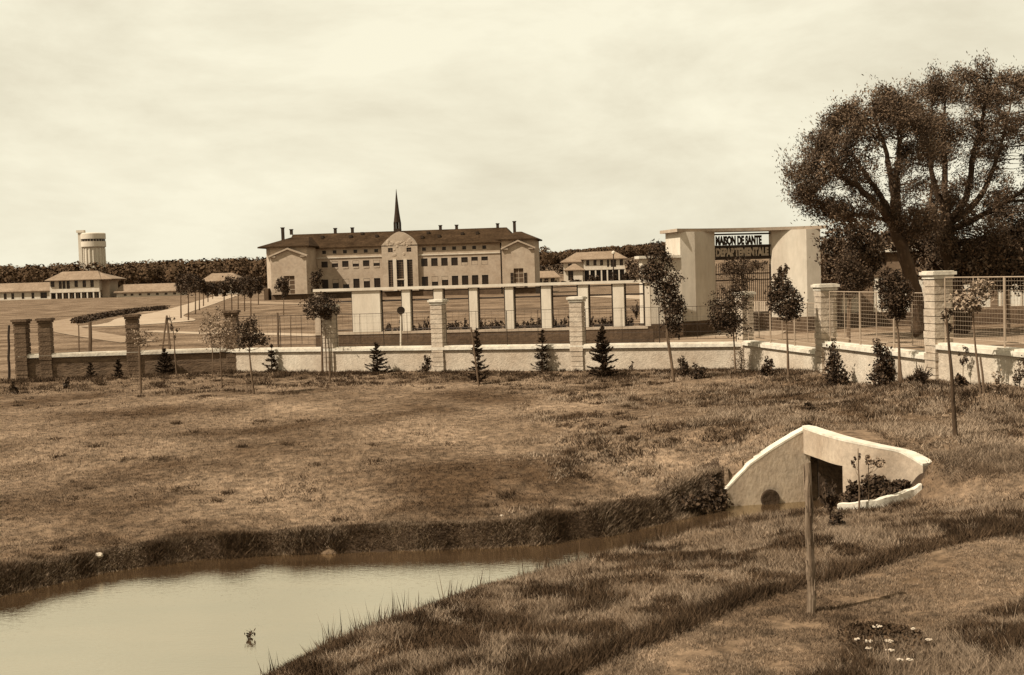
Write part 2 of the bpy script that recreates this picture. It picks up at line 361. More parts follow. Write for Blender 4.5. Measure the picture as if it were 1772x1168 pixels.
nz_ = np.empty(len(g.data.polygons) * 3, np.float32); g.data.polygons.foreach_get('normal', nz_); nz_ = nz_.reshape(-1, 3)[nr_]
bk_ = inside(cq, high_poly) & (seg_dist(cq, stream_poly + [stream_poly[0]]) < 1.0) & (nz_[:, 2] < .97) & (cq[:, 0] < 4.6)  # steep far-bank faces, darkened by colour to stand for shade
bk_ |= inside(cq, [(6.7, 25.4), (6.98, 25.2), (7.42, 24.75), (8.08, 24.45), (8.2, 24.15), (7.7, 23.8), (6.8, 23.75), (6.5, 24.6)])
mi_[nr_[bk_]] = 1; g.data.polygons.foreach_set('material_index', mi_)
# earth laid over the culvert mouth
def drape(name, quadpts, nu, nv, m, off, kind='structure'):
    (a, b, c, d) = [np.array(p, float) for p in quadpts]
    mb = MB(); 
    pts = np.array([((a * (1 - u) + b * u) * (1 - v) + (d * (1 - u) + c * u) * v) for v in np.linspace(0, 1, nv) for u in np.linspace(0, 1, nu)])
    z = idw(pts, HIGH) + far_base(pts) + off
    mb.v = [(p[0], p[1], zz) for p, zz in zip(pts, z)]
    mb.f = [(j * nu + i, j * nu + i + 1, (j + 1) * nu + i + 1, (j + 1) * nu + i) for j in range(nv - 1) for i in range(nu - 1)]
    o = mb.build(name, m, smooth=True); tag(o, kind=kind); return o
drape('ground_cover', [(6.92, 25.2), (8.3, 25.1), (8.3, 27.75), (6.55, 27.65)], 12, 12, 'ground', .01)
# the water
mb = MB(); wp = [(-60, 40)] ; 
far_e = [(x - .0, y + .9) for x, y in far_w] + [(4.6, 27.3), (6.53, 27.8), (8.3, 27.5)]
near_e = [(8.3, 25.2), (6.9, 25.3)] + [(x + .25, y - .9) for x, y in near_w]
mb.add([(x, y, ZW) for x, y in far_e + near_e], [tuple(range(len(far_e + near_e)))])
st = mb.build('stream_water', 'water'); tag(st, kind='structure')

def ribbon(name, pts, widths, m, off=.03, cross=5, n=80):
    """a strip draped on the ground: pts in metres"""
    P = [Vector((p[0], p[1])) for p in pts]; k = len(P); out_ = []
    def cr_(i, t):
        p0, p1, p2, p3 = P[max(i - 1, 0)], P[i], P[min(i + 1, k - 1)], P[min(i + 2, k - 1)]
        return .5 * ((2 * p1) + (p2 - p0) * t + (2 * p0 - 5 * p1 + 4 * p2 - p3) * t * t + (3 * p1 - p0 - 3 * p2 + p3) * t ** 3)
    C = []; Wd = []
    for q in np.linspace(0, k - 1.0001, n):
        i = int(q); C.append(cr_(i, q - i)); Wd.append(widths[i] * (1 - (q - i)) + widths[min(i + 1, k - 1)] * (q - i))
    xy = []
    for j in range(n):
        d = (C[min(j + 1, n - 1)] - C[max(j - 1, 0)]).normalized(); nn_ = Vector((-d.y, d.x))
        for c in range(cross): xy.append(C[j] + nn_ * Wd[j] * (c / (cross - 1) - .5))
    z = H(np.array([(p.x, p.y) for p in xy])) + off
    mb = MB(); mb.v = [(p.x, p.y, float(zz)) for p, zz in zip(xy, z)]
    mb.f = [(j * cross + c, j * cross + c + 1, (j + 1) * cross + c + 1, (j + 1) * cross + c) for j in range(n - 1) for c in range(cross - 1)]
    o = mb.build(name, m, smooth=True); tag(o, kind='structure'); return o
def GH(px, py): p = ground_hit(px, py); return (p.x, p.y)

# ------------------------------------------------------------------ roads and paths
ribbon('road', [GH(398, 511), GH(372, 518), GH(340, 528.5), GH(300, 540), GH(262, 549), (-40.5, 138), (-43.5, 128)], [6.5, 6, 5.5, 5.5, 8, 10, 5], 'road', .05, 9)
ribbon('loop_road', [GH(268, 541), GH(219, 540.5), GH(158, 549), GH(104, 560), GH(118, 571), GH(166, 581), GH(240, 592)], [3, 4.5, 4.5, 4, 3.4, 3.0, 2.6], 'roadnear', .04, 7)
ribbon('footpath', [GH(255, 573), GH(356, 577), GH(461, 578), GH(556, 581)], [1.6, 2.2, 2.4, 2.2], 'road', .03, 5)
ribbon('terrace_path', [GH(420, 522), GH(520, 526), GH(640, 522), GH(800, 517), GH(905, 513)], [6, 7, 7, 7, 6], 'roadnear', .05, 5)
ribbon('forecourt', [(9.0, 71), (14.0, 69.5), (20, 66), (28, 60), (38, 52)], [5, 12, 16, 18, 18], 'roadnear', .03, 11)
ribbon('gate_drive', [(13.6, 74), (16.4, 84), (22, 110), (26, 150), (16, 210)], [4.5, 5, 6, 7, 8], 'road', .035, 7)
ribbon('path', [(-1.5, 9.5), (1.2, 12.6), (3.6, 14.9), (6.3, 16.6), (9.0, 17.5), (13, 18.2), (18, 18.6)], [2.6, 2.8, 2.7, 2.3, 2.2, 2.4, 2.6], 'path', .02, 17, 160)

# ------------------------------------------------------------------ front walls
def yaw_of(A, B): return math.atan2(B[1] - A[1], B[0] - A[0])
def wall_run(A, B, z0a, z0b, ztop, wm, label, th=.36, ztb=None, cap_in=(0, 0)):
    ztb = ztop if ztb is None else ztb
    ya = yaw_of(A, B); L_ = math.hypot(B[0] - A[0], B[1] - A[1]); zr = min(z0a, z0b)
    t = thing('boundary_wall', (A[0], A[1], zr), label, 'wall', 'walls around the grounds', ya)
    P = [(0, -th / 2), (L_, -th / 2), (L_, th / 2), (0, th / 2)]
    a, b = ztop - zr, ztb - zr
    MB().prism(P, -.4, [a - .15, b - .15, b - .15, a - .15]).build('wall', wm, t)
    c = .09; Q = [(cap_in[0], -th / 2 - c), (L_ - cap_in[1], -th / 2 - c), (L_ - cap_in[1], th / 2 + c), (cap_in[0], th / 2 + c)]
    mb = MB(); mb.prism(Q, [a - .147, b - .147, b - .147, a - .147], [a - .02, b - .02, b - .02, a - .02])
    mb.prism([(Q[0][0], -th / 2 - .02), (Q[1][0], -th / 2 - .02), (Q[1][0], th / 2 + .02), (Q[0][0], th / 2 + .02)], [a - .02, b - .02, b - .02, a - .02], [a + .03, b + .03, b + .03, a + .03])
    mb.build('coping', 'coping', t); return t
W0 = (-12.9, 57.0); W1 = (9.25, 49.0); P2 = (10.68, 42.0); P3 = (11.92, 34.5); P4 = (13.75, 26.2); WLft = (-22.35, 56.0)
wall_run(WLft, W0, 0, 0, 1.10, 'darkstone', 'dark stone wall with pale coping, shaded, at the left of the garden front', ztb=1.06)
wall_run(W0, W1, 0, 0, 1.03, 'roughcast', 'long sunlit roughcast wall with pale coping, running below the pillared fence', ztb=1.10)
wall_run(W1, P2, .05, .4, 1.17, 'roughcast', 'short roughcast wall bay just right of the corner pillar, before the gateway', cap_in=(.3, .28))
wall_run(P2, P3, .4, .8, 1.46, 'roughcast', 'stepped roughcast wall bay between the two tall pillars on the right', cap_in=(.28, .28))
wall_run(P3, P4, .8, .9, 1.78, 'roughcast', 'highest roughcast wall bay, stepping up beyond the tallest pillar at right', cap_in=(.28, 0))
def pillar(x, y, ya, zb, zt, m, label, s=.54, group='stone pillars along the wall', courses=.2, seed=0):
    rng = random.Random(seed); t = thing('stone_pillar', (x, y, zb), label, 'pillar', group, ya)
    h = zt - zb; mb = MB(); n = max(4, int((h - .22) / courses)); ch = (h - .22) / n
    for i in range(n):
        e = s / 2 + rng.uniform(-.012, .012); z = i * ch - (.4 if i == 0 else 0)
        mb.box(-e, e, -e, e, z, (i + 1) * ch - .022); k = s / 2 - .035
        mb.box(-k, k, -k, k, (i + 1) * ch - .022, (i + 1) * ch)
    mb.build('shaft', m, t)
    c = MB(); a = s / 2 + .03; b = s / 2 + .085
    c.box(-a, a, -a, a, h - .22, h - .115); c.box(-b, b, -b, b, h - .115, h - .025)
    c.box(-a, a, -a, a, h - .025, h + .0); c.build('cap', 'coping' if m == 'pillarstone' else 'darkpillar', t); return t
yc = yaw_of(W0, W1); yr1 = yaw_of(W1, P2); yr2 = yaw_of(P2, P3); yr3 = yaw_of(P3, P4)
def lerp2(A, B, t): return (A[0] + (B[0] - A[0]) * t, A[1] + (B[1] - A[1]) * t)
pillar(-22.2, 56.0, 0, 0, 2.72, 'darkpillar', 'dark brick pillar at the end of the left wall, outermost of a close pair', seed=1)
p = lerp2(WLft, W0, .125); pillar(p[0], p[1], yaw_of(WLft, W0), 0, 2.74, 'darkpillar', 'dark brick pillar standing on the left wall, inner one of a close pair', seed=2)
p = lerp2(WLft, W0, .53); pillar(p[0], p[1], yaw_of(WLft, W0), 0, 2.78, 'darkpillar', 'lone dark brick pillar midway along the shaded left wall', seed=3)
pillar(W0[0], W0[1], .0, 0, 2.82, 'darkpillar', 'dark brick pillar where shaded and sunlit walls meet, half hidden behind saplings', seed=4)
for t_, zt, lab in ((.215, 2.98, 'pale brick pillar hidden behind the round-headed young tree at the fence end'),
                    (.44, 3.10, 'pale brick pillar with wide cap, left of two standing clear before the fence'),
                    (.706, 3.08, 'pale brick pillar with wide cap, right of two standing clear before the fence')):
    p = lerp2(W0, W1, t_); pillar(p[0], p[1], yc, 0, zt, 'pillarstone', lab, seed=int(t_ * 100))
pillar(W1[0], W1[1], yr1 + R(8), .0, 3.12, 'pillarstone', 'pale brick corner pillar standing in front of the iron gate', seed=7, s=.52)
pillar(P2[0], P2[1], yr2, .35, 3.43, 'pillarstone', 'tall brick pillar in front of the gateway right pier, lit on its left edge', seed=8, s=.56)
pillar(P3[0], P3[1], yr3, .7, 3.80, 'pillarstone', 'tallest brick pillar with pale double cap, under the big tree', seed=9, s=.56)

def mesh_fence(A, B, za, inset0, inset1, hgt, label, nposts, wm, step, wr, pr, rail=True, zb=None):
    ya = yaw_of(A, B); L_ = math.hypot(B[0] - A[0], B[1] - A[1]); zb = za if zb is None else zb
    t = thing('wire_fence', (A[0], A[1], za), label, 'fence', 'wire fence panels on the wall', ya)
    x0, x1 = inset0, L_ - inset1; sl = (zb - za) / L_
    Z = lambda x, z: z + sl * x
    for i in range(nposts + 1):
        x = x0 + (x1 - x0) * i / nposts; wd = pr * 1.5 if 0 < i < nposts else pr
        MB().tube([(x, 0, Z(x, 0)), (x, 0, Z(x, hgt))], wd, 6).build('post', wm, t)
    mb = MB()
    mb.tube([(x0, 0, Z(x0, hgt)), (x1, 0, Z(x1, hgt))], pr * .8, 5); mb.tube([(x0, 0, Z(x0, .14)), (x1, 0, Z(x1, .14))], pr * .8, 5)
    for i in range(nposts):
        x = x0 + (x1 - x0) * (i + .5) / nposts; mb.tube([(x, 0, Z(x, .14)), (x, 0, Z(x, hgt))], pr * .7, 5)
    mb.build('rails', wm, t)
    mb = MB(); x = x0 + step
    while x < x1: mb.tube([(x, .01, Z(x, .14)), (x, .01, Z(x, hgt))], wr, 3, False); x += step
    z = .14 + step
    while z < hgt: mb.tube([(x0, .013, Z(x0, z)), (x1, .013, Z(x1, z))], wr, 3, False); z += step
    mb.build('wire_mesh', wm, t); return t
mesh_fence(W1, P2, 1.20, .35, .35, 1.55, 'pale wire fence panel standing on the wall in front of the gateway', 3, 'wire', .12, .0042, .02)
mesh_fence(P2, P3, 1.49, .35, .35, 1.68, 'pale wire fence panel between the two tall brick pillars', 3, 'wire', .12, .0036, .02)
mesh_fence(P3, P4, 1.81, .35, .0, 1.80, 'pale wire fence panel beyond the tallest pillar, running out at right', 3, 'wire', .12, .0032, .02)
for a, b, lab, n in ((0, .215, 'thin dark wire fence on the wall, first bay right of the shaded wall', 2), (.215, .44, 'thin dark wire fence on the wall left of the left clear pillar', 2), (.44, .706, 'thin dark wire fence on the wall between the two clear pillars', 2), (.706, 1, 'thin dark wire fence on the wall left of the corner pillar', 2)):
    mesh_fence(lerp2(W0, W1, a), lerp2(W0, W1, b), 1.06 + .07 * a, .35, .35, 1.45, lab, n, 'metal_dark', .3, .0035, .013, zb=1.06 + .07 * b)

# ------------------------------------------------------------------ plan-and-elevation helpers
def locuv(root, px, py, v=0.0):
    ya = root.rotation_euler.z; n = Vector((-math.sin(ya), math.cos(ya), 0)); ud = Vector((math.cos(ya), math.sin(ya), 0))
    o = Vector(root.location) + n * v; d = ray(px, py); t = ((o - CAM).dot(n)) / d.dot(n); q = CAM + d * t - Vector(root.location)
    return q.dot(ud), q.z
def wall_open(mb, u0, u1, z0, z1, v, ops, depth=.3):
    us = sorted({u0, u1} | {min(max(o[i], u0), u1) for o in ops for i in (0, 1)}); zs = sorted({z0, z1} | {min(max(o[i], z0), z1) for o in ops for i in (2, 3)})
    for a, b in zip(us[:-1], us[1:]):
        for c, d in zip(zs[:-1], zs[1:]):
            m_, k_ = (a + b) / 2, (c + d) / 2
            if any(o[0] < m_ < o[1] and o[2] < k_ < o[3] for o in ops): continue
            mb.quad((a, v, c), (b, v, c), (b, v, d), (a, v, d))
    for a, b, c, d in ops:
        w_ = v + depth
        mb.quad((a, v, c), (a, w_, c), (a, w_, d), (a, v, d)); mb.quad((b, w_, c), (b, v, c), (b, v, d), (b, w_, d))
        mb.quad((a, v, c), (b, v, c), (b, w_, c), (a, w_, c)); mb.quad((a, w_, d), (b, w_, d), (b, v, d), (a, v, d))
_wc = {}
def window(root, u0, u1, z0, z1, v, nx=2, ny=2, bar=.05, fm='frame', pm='glass', depth=.18, name='window', sill=None):
    w_, h_ = round(u1 - u0, 2), round(z1 - z0, 2); key = (w_, h_, nx, ny, bar, fm, pm)
    c = ((u0 + u1) / 2, v + depth, (z0 + z1) / 2)
    if key in _wc:
        f0, p0 = _wc[key]; f = f0.copy(); f.name = name; COL.objects.link(f); f.parent = root; f.location = c
        p_ = p0.copy(); COL.objects.link(p_); p_.parent = f
    else:
        mb = MB(); a, b = w_ / 2, h_ / 2
        for i in range(nx + 1): x = -a + w_ * i / nx; mb.box(max(-a, x - bar / 2), min(a, x + bar / 2), -.04, .04, -b, b)
        for j in range(ny + 1): z = -b + h_ * j / ny; mb.box(-a, a, -.035, .045, max(-b, z - bar / 2), min(b, z + bar / 2))
        f = mb.build(name, fm, root, c); p_ = MB().box(-a - .02, a + .02, .0, .02, -b - .02, b + .02).build('pane', pm, f); _wc[key] = (f, p_)
    if sill: MB().box(-w_ / 2 + .1, w_ / 2 - .1, -depth - .08, -depth + .05, -h_ / 2 - sill, -h_ / 2 - .003).build('sill', 'render', f)
    return f

# ------------------------------------------------------------------ pillared fence behind the wall
q = at_y(850, 560, 68.6); BF = thing('pillared_fence', (q.x, 68.6, 0), 'long white pillared fence with flat top beam and dark plinth, behind the sunlit wall', 'fence', yaw=R(-11.5))
B_ = lambda px, py, v=0: locuv(BF, px, py, v)
zc0, zc1 = 1.10, 3.46
uA, uB = B_(547, 560)[0], B_(1131, 560)[0]
MB().box(uA, uB, -.32, .32, zc1 - .02, zc1 + .13).build('top_beam', 'render_white', BF)
MB().box(uA, uB, -.18, .18, -.4, zc0 - .14).build('base_wall', 'plinth', BF)
MB().box(uA, uB - .3, -.21, .21, zc0 - .137, zc0).build('base_coping', 'render', BF)
piers = [(612, 660), (698, 712), (753, 768), (814, 828), (876, 890), (938.5, 955), (1002, 1019), (1062, 1081), (1117, 1126)]
edges = [uA + .05]
for i, (a, b) in enumerate(piers):
    ua, ub = B_(a, 540)[0], B_(b, 540)[0]
    MB().box(ua, ub, -.22, .22, zc0 + .003, zc1 - .022).build('pier', 'render_white', BF)
    edges += [ua, ub]
ue = B_(562, 540)[0]; MB().box(uA + .02, ue, -.22, .22, zc0 + .003, zc1 - .022).build('pier', 'render', BF, label='end pier of the fence behind the round-headed tree'); edges[0] = ue
for i in range(0, len(edges) - 1, 2):
    a, b = edges[i] + .06, edges[i + 1] - .06
    if b - a < .5: continue
    mb = MB(); r_ = .028
    for x in (a, b): mb.tube([(x, 0, zc0), (x, 0, zc1 - .02)], r_ * 1.4, 4)
    for z in (zc0 + .12, zc1 - .62, zc1 - .12): mb.tube([(a, 0, z), (b, 0, z)], r_ * (1.5 if z == zc1 - .62 else 1), 4)
    mb.tube([(a, 0, (zc0 + zc1) / 2 - .1), (b, 0, (zc0 + zc1) / 2 - .1)], .014, 4)
    mb.build('railing', 'metal_dark', BF)

# ------------------------------------------------------------------ gateway
q = at_y(1303, 580, 77.2); GT = thing('entrance_gateway', (q.x, 77.2, 0), 'tall white concrete gateway with flat concave roof and iron lettering', 'gateway', yaw=R(12))
G_ = lambda px, py, v=0: locuv(GT, px, py, v)
zr = G_(1290, 399, 1.2)[1]; hw = 4.66; fr = .95; du = 1.78; dv = 1.2; D = 2.7
def pierp(s): 
    P = [(-hw, 0), (-hw + fr, 0), (-hw + fr + du, dv), (-hw + fr + du, dv + .5), (-hw + fr + .2, D), (-hw, D)]
    return P if s < 0 else [(-x, y) for x, y in reversed(P)]
for s in (-1, 1):
    pp = MB().prism(pierp(s), .9, zr - .03).build('pier', 'render_white' if s > 0 else 'render_white', GT)
    Q = pierp(s); cx = sum(p[0] for p in Q) / 6; cy = sum(p[1] for p in Q) / 6
    MB().prism([(cx + (x - cx) * 1.02, cy + (y - cy) * 1.02) for x, y in Q], -.3, .897).build('plinth', 'plinth', pp)
n_ = 18; arc = [(-hw - .28 + (2 * hw + .56) * i / n_, -.28 + 1.25 * (1 - (2 * i / n_ - 1) ** 2)) for i in range(n_ + 1)]
MB().prism(arc + [(hw + .28, D + .25), (-hw - .28, D + .25)], zr - .027, zr + .17).build('roof', 'render', GT)
uo0, uo1 = -hw + fr + du, hw - fr - du; vo = dv + .25
zb1 = G_(1290, 425.5, vo)[1]; zb2 = G_(1290, 446, vo)[1]; zt = zr - .25
sg = MB()
for z, t_ in ((zt + .05, .05), (zb1, .07), (zb2, .10)): sg.box(uo0, uo1, vo - .05, vo + .05, z - t_, z + t_)
sign = sg.build('sign_frame', 'metal_dark', GT)
def text_mesh(body, width, height, name, m, parent, loc, depth=.05, bold=.06):
    cu = bpy.data.curves.new(name, 'FONT'); cu.body = body; cu.size = 1; cu.extrude = depth / 2; cu.offset = bold; cu.align_x = 'CENTER'; cu.space_character = 1.0
    o = bpy.data.objects.new(name, cu); COL.objects.link(o); bpy.context.view_layer.update()
    me = bpy.data.meshes.new_from_object(o.evaluated_get(bpy.context.evaluated_depsgraph_get())); bpy.data.objects.remove(o)
    co = np.empty(len(me.vertices) * 3, np.float32); me.vertices.foreach_get('co', co); co = co.reshape(-1, 3)
    mn, mx = co.min(0), co.max(0); co[:, 0] = (co[:, 0] - (mn[0] + mx[0]) / 2) * width / (mx[0] - mn[0]); co[:, 1] = (co[:, 1] - mn[1]) * height / (mx[1] - mn[1])
    out_ = np.stack([co[:, 0], -co[:, 2], co[:, 1]], 1); me.vertices.foreach_set('co', out_.ravel()); me.update(); me.materials.clear(); me.materials.append(M[m])
    o = bpy.data.objects.new(name, me); COL.objects.link(o); o.parent = parent; o.location = loc; return o
cu_ = (uo0 + uo1) / 2; ww = uo1 - uo0
text_mesh('MAISON DE SANTE', ww - .75, zt - zb1 - .12, 'lettering', 'metal_dark', sign, (cu_ - .22, vo, zb1 + .07))
text_mesh('DEPARTEMENTALE', ww - .3, zb1 - zb2 - .20, 'lettering', 'roughcast', sign, (cu_, vo, zb2 + .10))
MB().box(uo0, uo1, vo + .10, vo + .14, zb2, zb1).build('sign_backing', 'metal_dark', sign)
for k, (a, b) in enumerate(((uo0 + .04, cu_ - .03), (cu_ + .03, uo1 - .04))):
    gz = zb2 - .45; mb = MB(); fr_ = MB()
    for x in (a + .03, b - .03): fr_.box(x - .04, x + .04, vo - .04, vo + .04, .08, gz)
    for z in (.12, 1.25, gz - .55, gz - .95): fr_.box(a + .07, b - .07, vo - .03, vo + .03, z - .035, z + .035)
    leaf = fr_.build('gate_leaf', 'metal_dark', GT)
    x = a + .15
    while x < b - .1: mb.box(x - .018, x + .018, vo - .016, vo + .016, .16, gz - .05 + .18); x += .135
    mb.build('bars', 'metal_dark', leaf); MB().box(a + .07, b - .07, vo + .005, vo + .018, .16, 1.21).build('lower_panel', 'plinth', leaf)
# low wing wall joining fence and gateway
q = at_y(1143, 580, 74.0); GW = thing('wing_wall', (q.x, 74.0, 0), 'lower white wing wall with flat coping joining the fence to the gateway left pier', 'wall', yaw=R(6))
W_ = lambda px, py, v=0: locuv(GW, px, py, v)
u0, u1 = W_(1112, 500)[0], W_(1180, 500)[0]; zt = W_(1140, 443)[1]
MB().box(u0, u1, 0, .9, .9, zt - .13).build('wall', 'render_white', GW); MB().box(u0 - .03, u1, -.03, .93, -.3, .897).build('plinth', 'plinth', GW)
MB().box(u0 - .22, u1 - .03, -.22, 1.1, zt - .127, zt + .03).build('coping', 'coping', GW)
# lodge to the right of the gateway
q = at_y(1600, 575, 80.0); LG = thing('gate_lodge', (q.x, 80.0, 0), 'low flat-roofed lodge with pale panels and dark plinth, under the big tree', 'building', yaw=R(-14))
L_f = lambda px, py, v=0: locuv(LG, px, py, v)
u0, u1 = L_f(1421, 500)[0], L_f(1850, 500)[0]; zt = L_f(1440, 434)[1] - .2
ops = []
for a, b, c, d in ((1456, 1489, 511, 543), (1511, 1537, 478, 541), (1560, 1610, 480, 540), (1654, 1714, 488, 533), (1726, 1740, 484, 530), (1747, 1790, 484, 530)):
    pa, pb = L_f(a, d), L_f(b, c); ops.append((pa[0], pb[0], pa[1], pb[1]))
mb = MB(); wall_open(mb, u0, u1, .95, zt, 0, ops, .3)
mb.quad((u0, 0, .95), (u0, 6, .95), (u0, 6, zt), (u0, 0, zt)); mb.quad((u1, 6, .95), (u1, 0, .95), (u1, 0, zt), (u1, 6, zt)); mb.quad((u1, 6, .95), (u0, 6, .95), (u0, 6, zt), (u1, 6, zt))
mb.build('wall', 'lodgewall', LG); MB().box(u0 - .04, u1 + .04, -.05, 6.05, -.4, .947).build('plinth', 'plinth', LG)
MB().box(u0 - .3, u1 + .3, -.35, 6.3, zt + .003, zt + .2).build('roof', 'coping', LG)
for a, b, c, d in ops: window(LG, a, b, c, d, 0, 2, 1, .05, 'render', 'coping', .08)

# ------------------------------------------------------------------ main building
q = at_y(692, 510, 270); zb = h1(q.x, 270); MBD = thing('main_building', (q.x, 270, zb), 'long three-storey hospital building with dark hipped roof, gabled wings and central spire', 'building', yaw=R(-6))
F = lambda px, py, v=0: locuv(MBD, px, py, v)
zE = F(692, 424.5)[1]; D0 = 15.0; VP = -8.0
uL, uR = F(520, 450)[0], F(866, 450)[0]; cL, cR = F(662, 450)[0], F(724, 450)[0]
zs = lambda py, px=651: F(px, py)[1]
rows = []
for k in range(7): rows.append((543.2 + 18.05 * k, True))
for k in range(7): rows.append((734.2 + 17.4 * k, False))
ops = []; wins = []
a1, a2, b1, b2, c1, c2 = zs(436.6), zs(430.8), zs(460.2), zs(449.8), zs(499.6), zs(481.2)
for px, left in rows:
    u = F(px, 450)[0]
    for k, (z0, z1, wd) in enumerate(((a1, a2, .85), (b1 if left else b1 - .42, b2, 1.42), (c1, c2, 1.4))):
        ops.append((u - wd / 2, u + wd / 2, z0, z1)); wins.append((u, wd, z0, z1, k, left))
mb = MB(); wall_open(mb, uL, uR, 1.3, zE, 0, ops, .3)
mb.quad((uR, D0, 0), (uL, D0, 0), (uL, D0, zE), (uR, D0, zE))
wall = mb.build('wall', 'render', MBD)
MB().box(uL, uR, -.12, .2, -1, 1.297).build('plinth', 'plinth', MBD)
sc = zs(443.6); MB().box(uL, uR, -.18, .1, sc - .12, sc + .12).build('string_course', 'render_white', MBD)
MB().box(uL, uR, -.35, .1, zE - .25, zE - .02).build('cornice', 'render', MBD)
for u, wd, z0, z1, k, left in wins:
    window(MBD, u - wd / 2, u + wd / 2, z0, z1, 0, *((2, 2), (2, 2), (2, 4))[k], .04, 'metal_dark', sill=(.34 if (k == 1 and left) else None))
for u, wd, z0, z1, k, left in wins:
    if k == 1 and not left and u > F(790, 450)[0]: MB().box(u - wd / 2 + .05, u + wd / 2 - .05, .03, .07, z0 + .05, z0 + (z1 - z0) * (.35 if u < F(812, 450)[0] else .52)).build('shutter', 'render', MBD)
rc = random.Random(12)
for u, wd, z0, z1, k, left in rc.sample([x for x in wins if x[4] == 2 or (x[4] == 1 and x[5])], 9):
    hc = rc.choice((.25, .35, .5, .5)); MB().box(u - wd / 2 + .05, u + wd / 2 - .05, .035, .075, z1 - (z1 - z0) * hc, z1 - .05).build('blind', 'render', MBD)
ridge = F(692, 399.5, 7.5)[1]
roof = MB().hip(F(497, 400, 0)[0], F(893, 400, 0)[0], -.7, D0 + .7, zE + .05, ridge, F(506, 400, 7.5)[0], F(877, 400, 7.5)[0], .25).build('roof', 'roofdark', MBD)
def on_roof(px, py0, py1, wpx, v, m='chimney', name='chimney', cap=True):
    u, z1 = F(px, py0, v); z0 = F(px, py1, v)[1] - .8; wd = wpx / 7.9 / 2
    mb = MB(); mb.box(u - wd, u + wd, v - wd, v + wd, z0, z1 - .2)
    if cap: mb.box(u - wd * 1.35, u + wd * 1.35, v - wd * 1.35, v + wd * 1.35, z1 - .198, z1)
    mb.build(name, m, roof)
for px, py in ((504, 396.5), (580, 394.5), (609.6, 393.5), (762, 389.5), (790, 388.8), (861, 386.3)): on_roof(px, py, 400, 4.6, 7.5)
on_roof(489, 393.5, 424, 4.6, 1.0); on_roof(890, 382.5, 412, 4.6, 1.0)
mb = MB(); rng = random.Random(5)
for px, py in ((558, 411), (607, 410), (627, 404), (652, 409), (731, 412), (760, 410), (741, 403), (800, 405), (826, 404)):
    t_ = (F(px, py, 3)[1] - zE) / (ridge - zE); v = -.7 + max(.1, min(.9, t_)) * 8; u, z = F(px, py, v); z = zE + .05 + (ridge - zE) * (v + .7) / 8.2
    mb.box(u - .3, u + .3, v - .5, v + .6, z - .1, z + .45)
mb.build('roof_vents', 'chimney', roof)
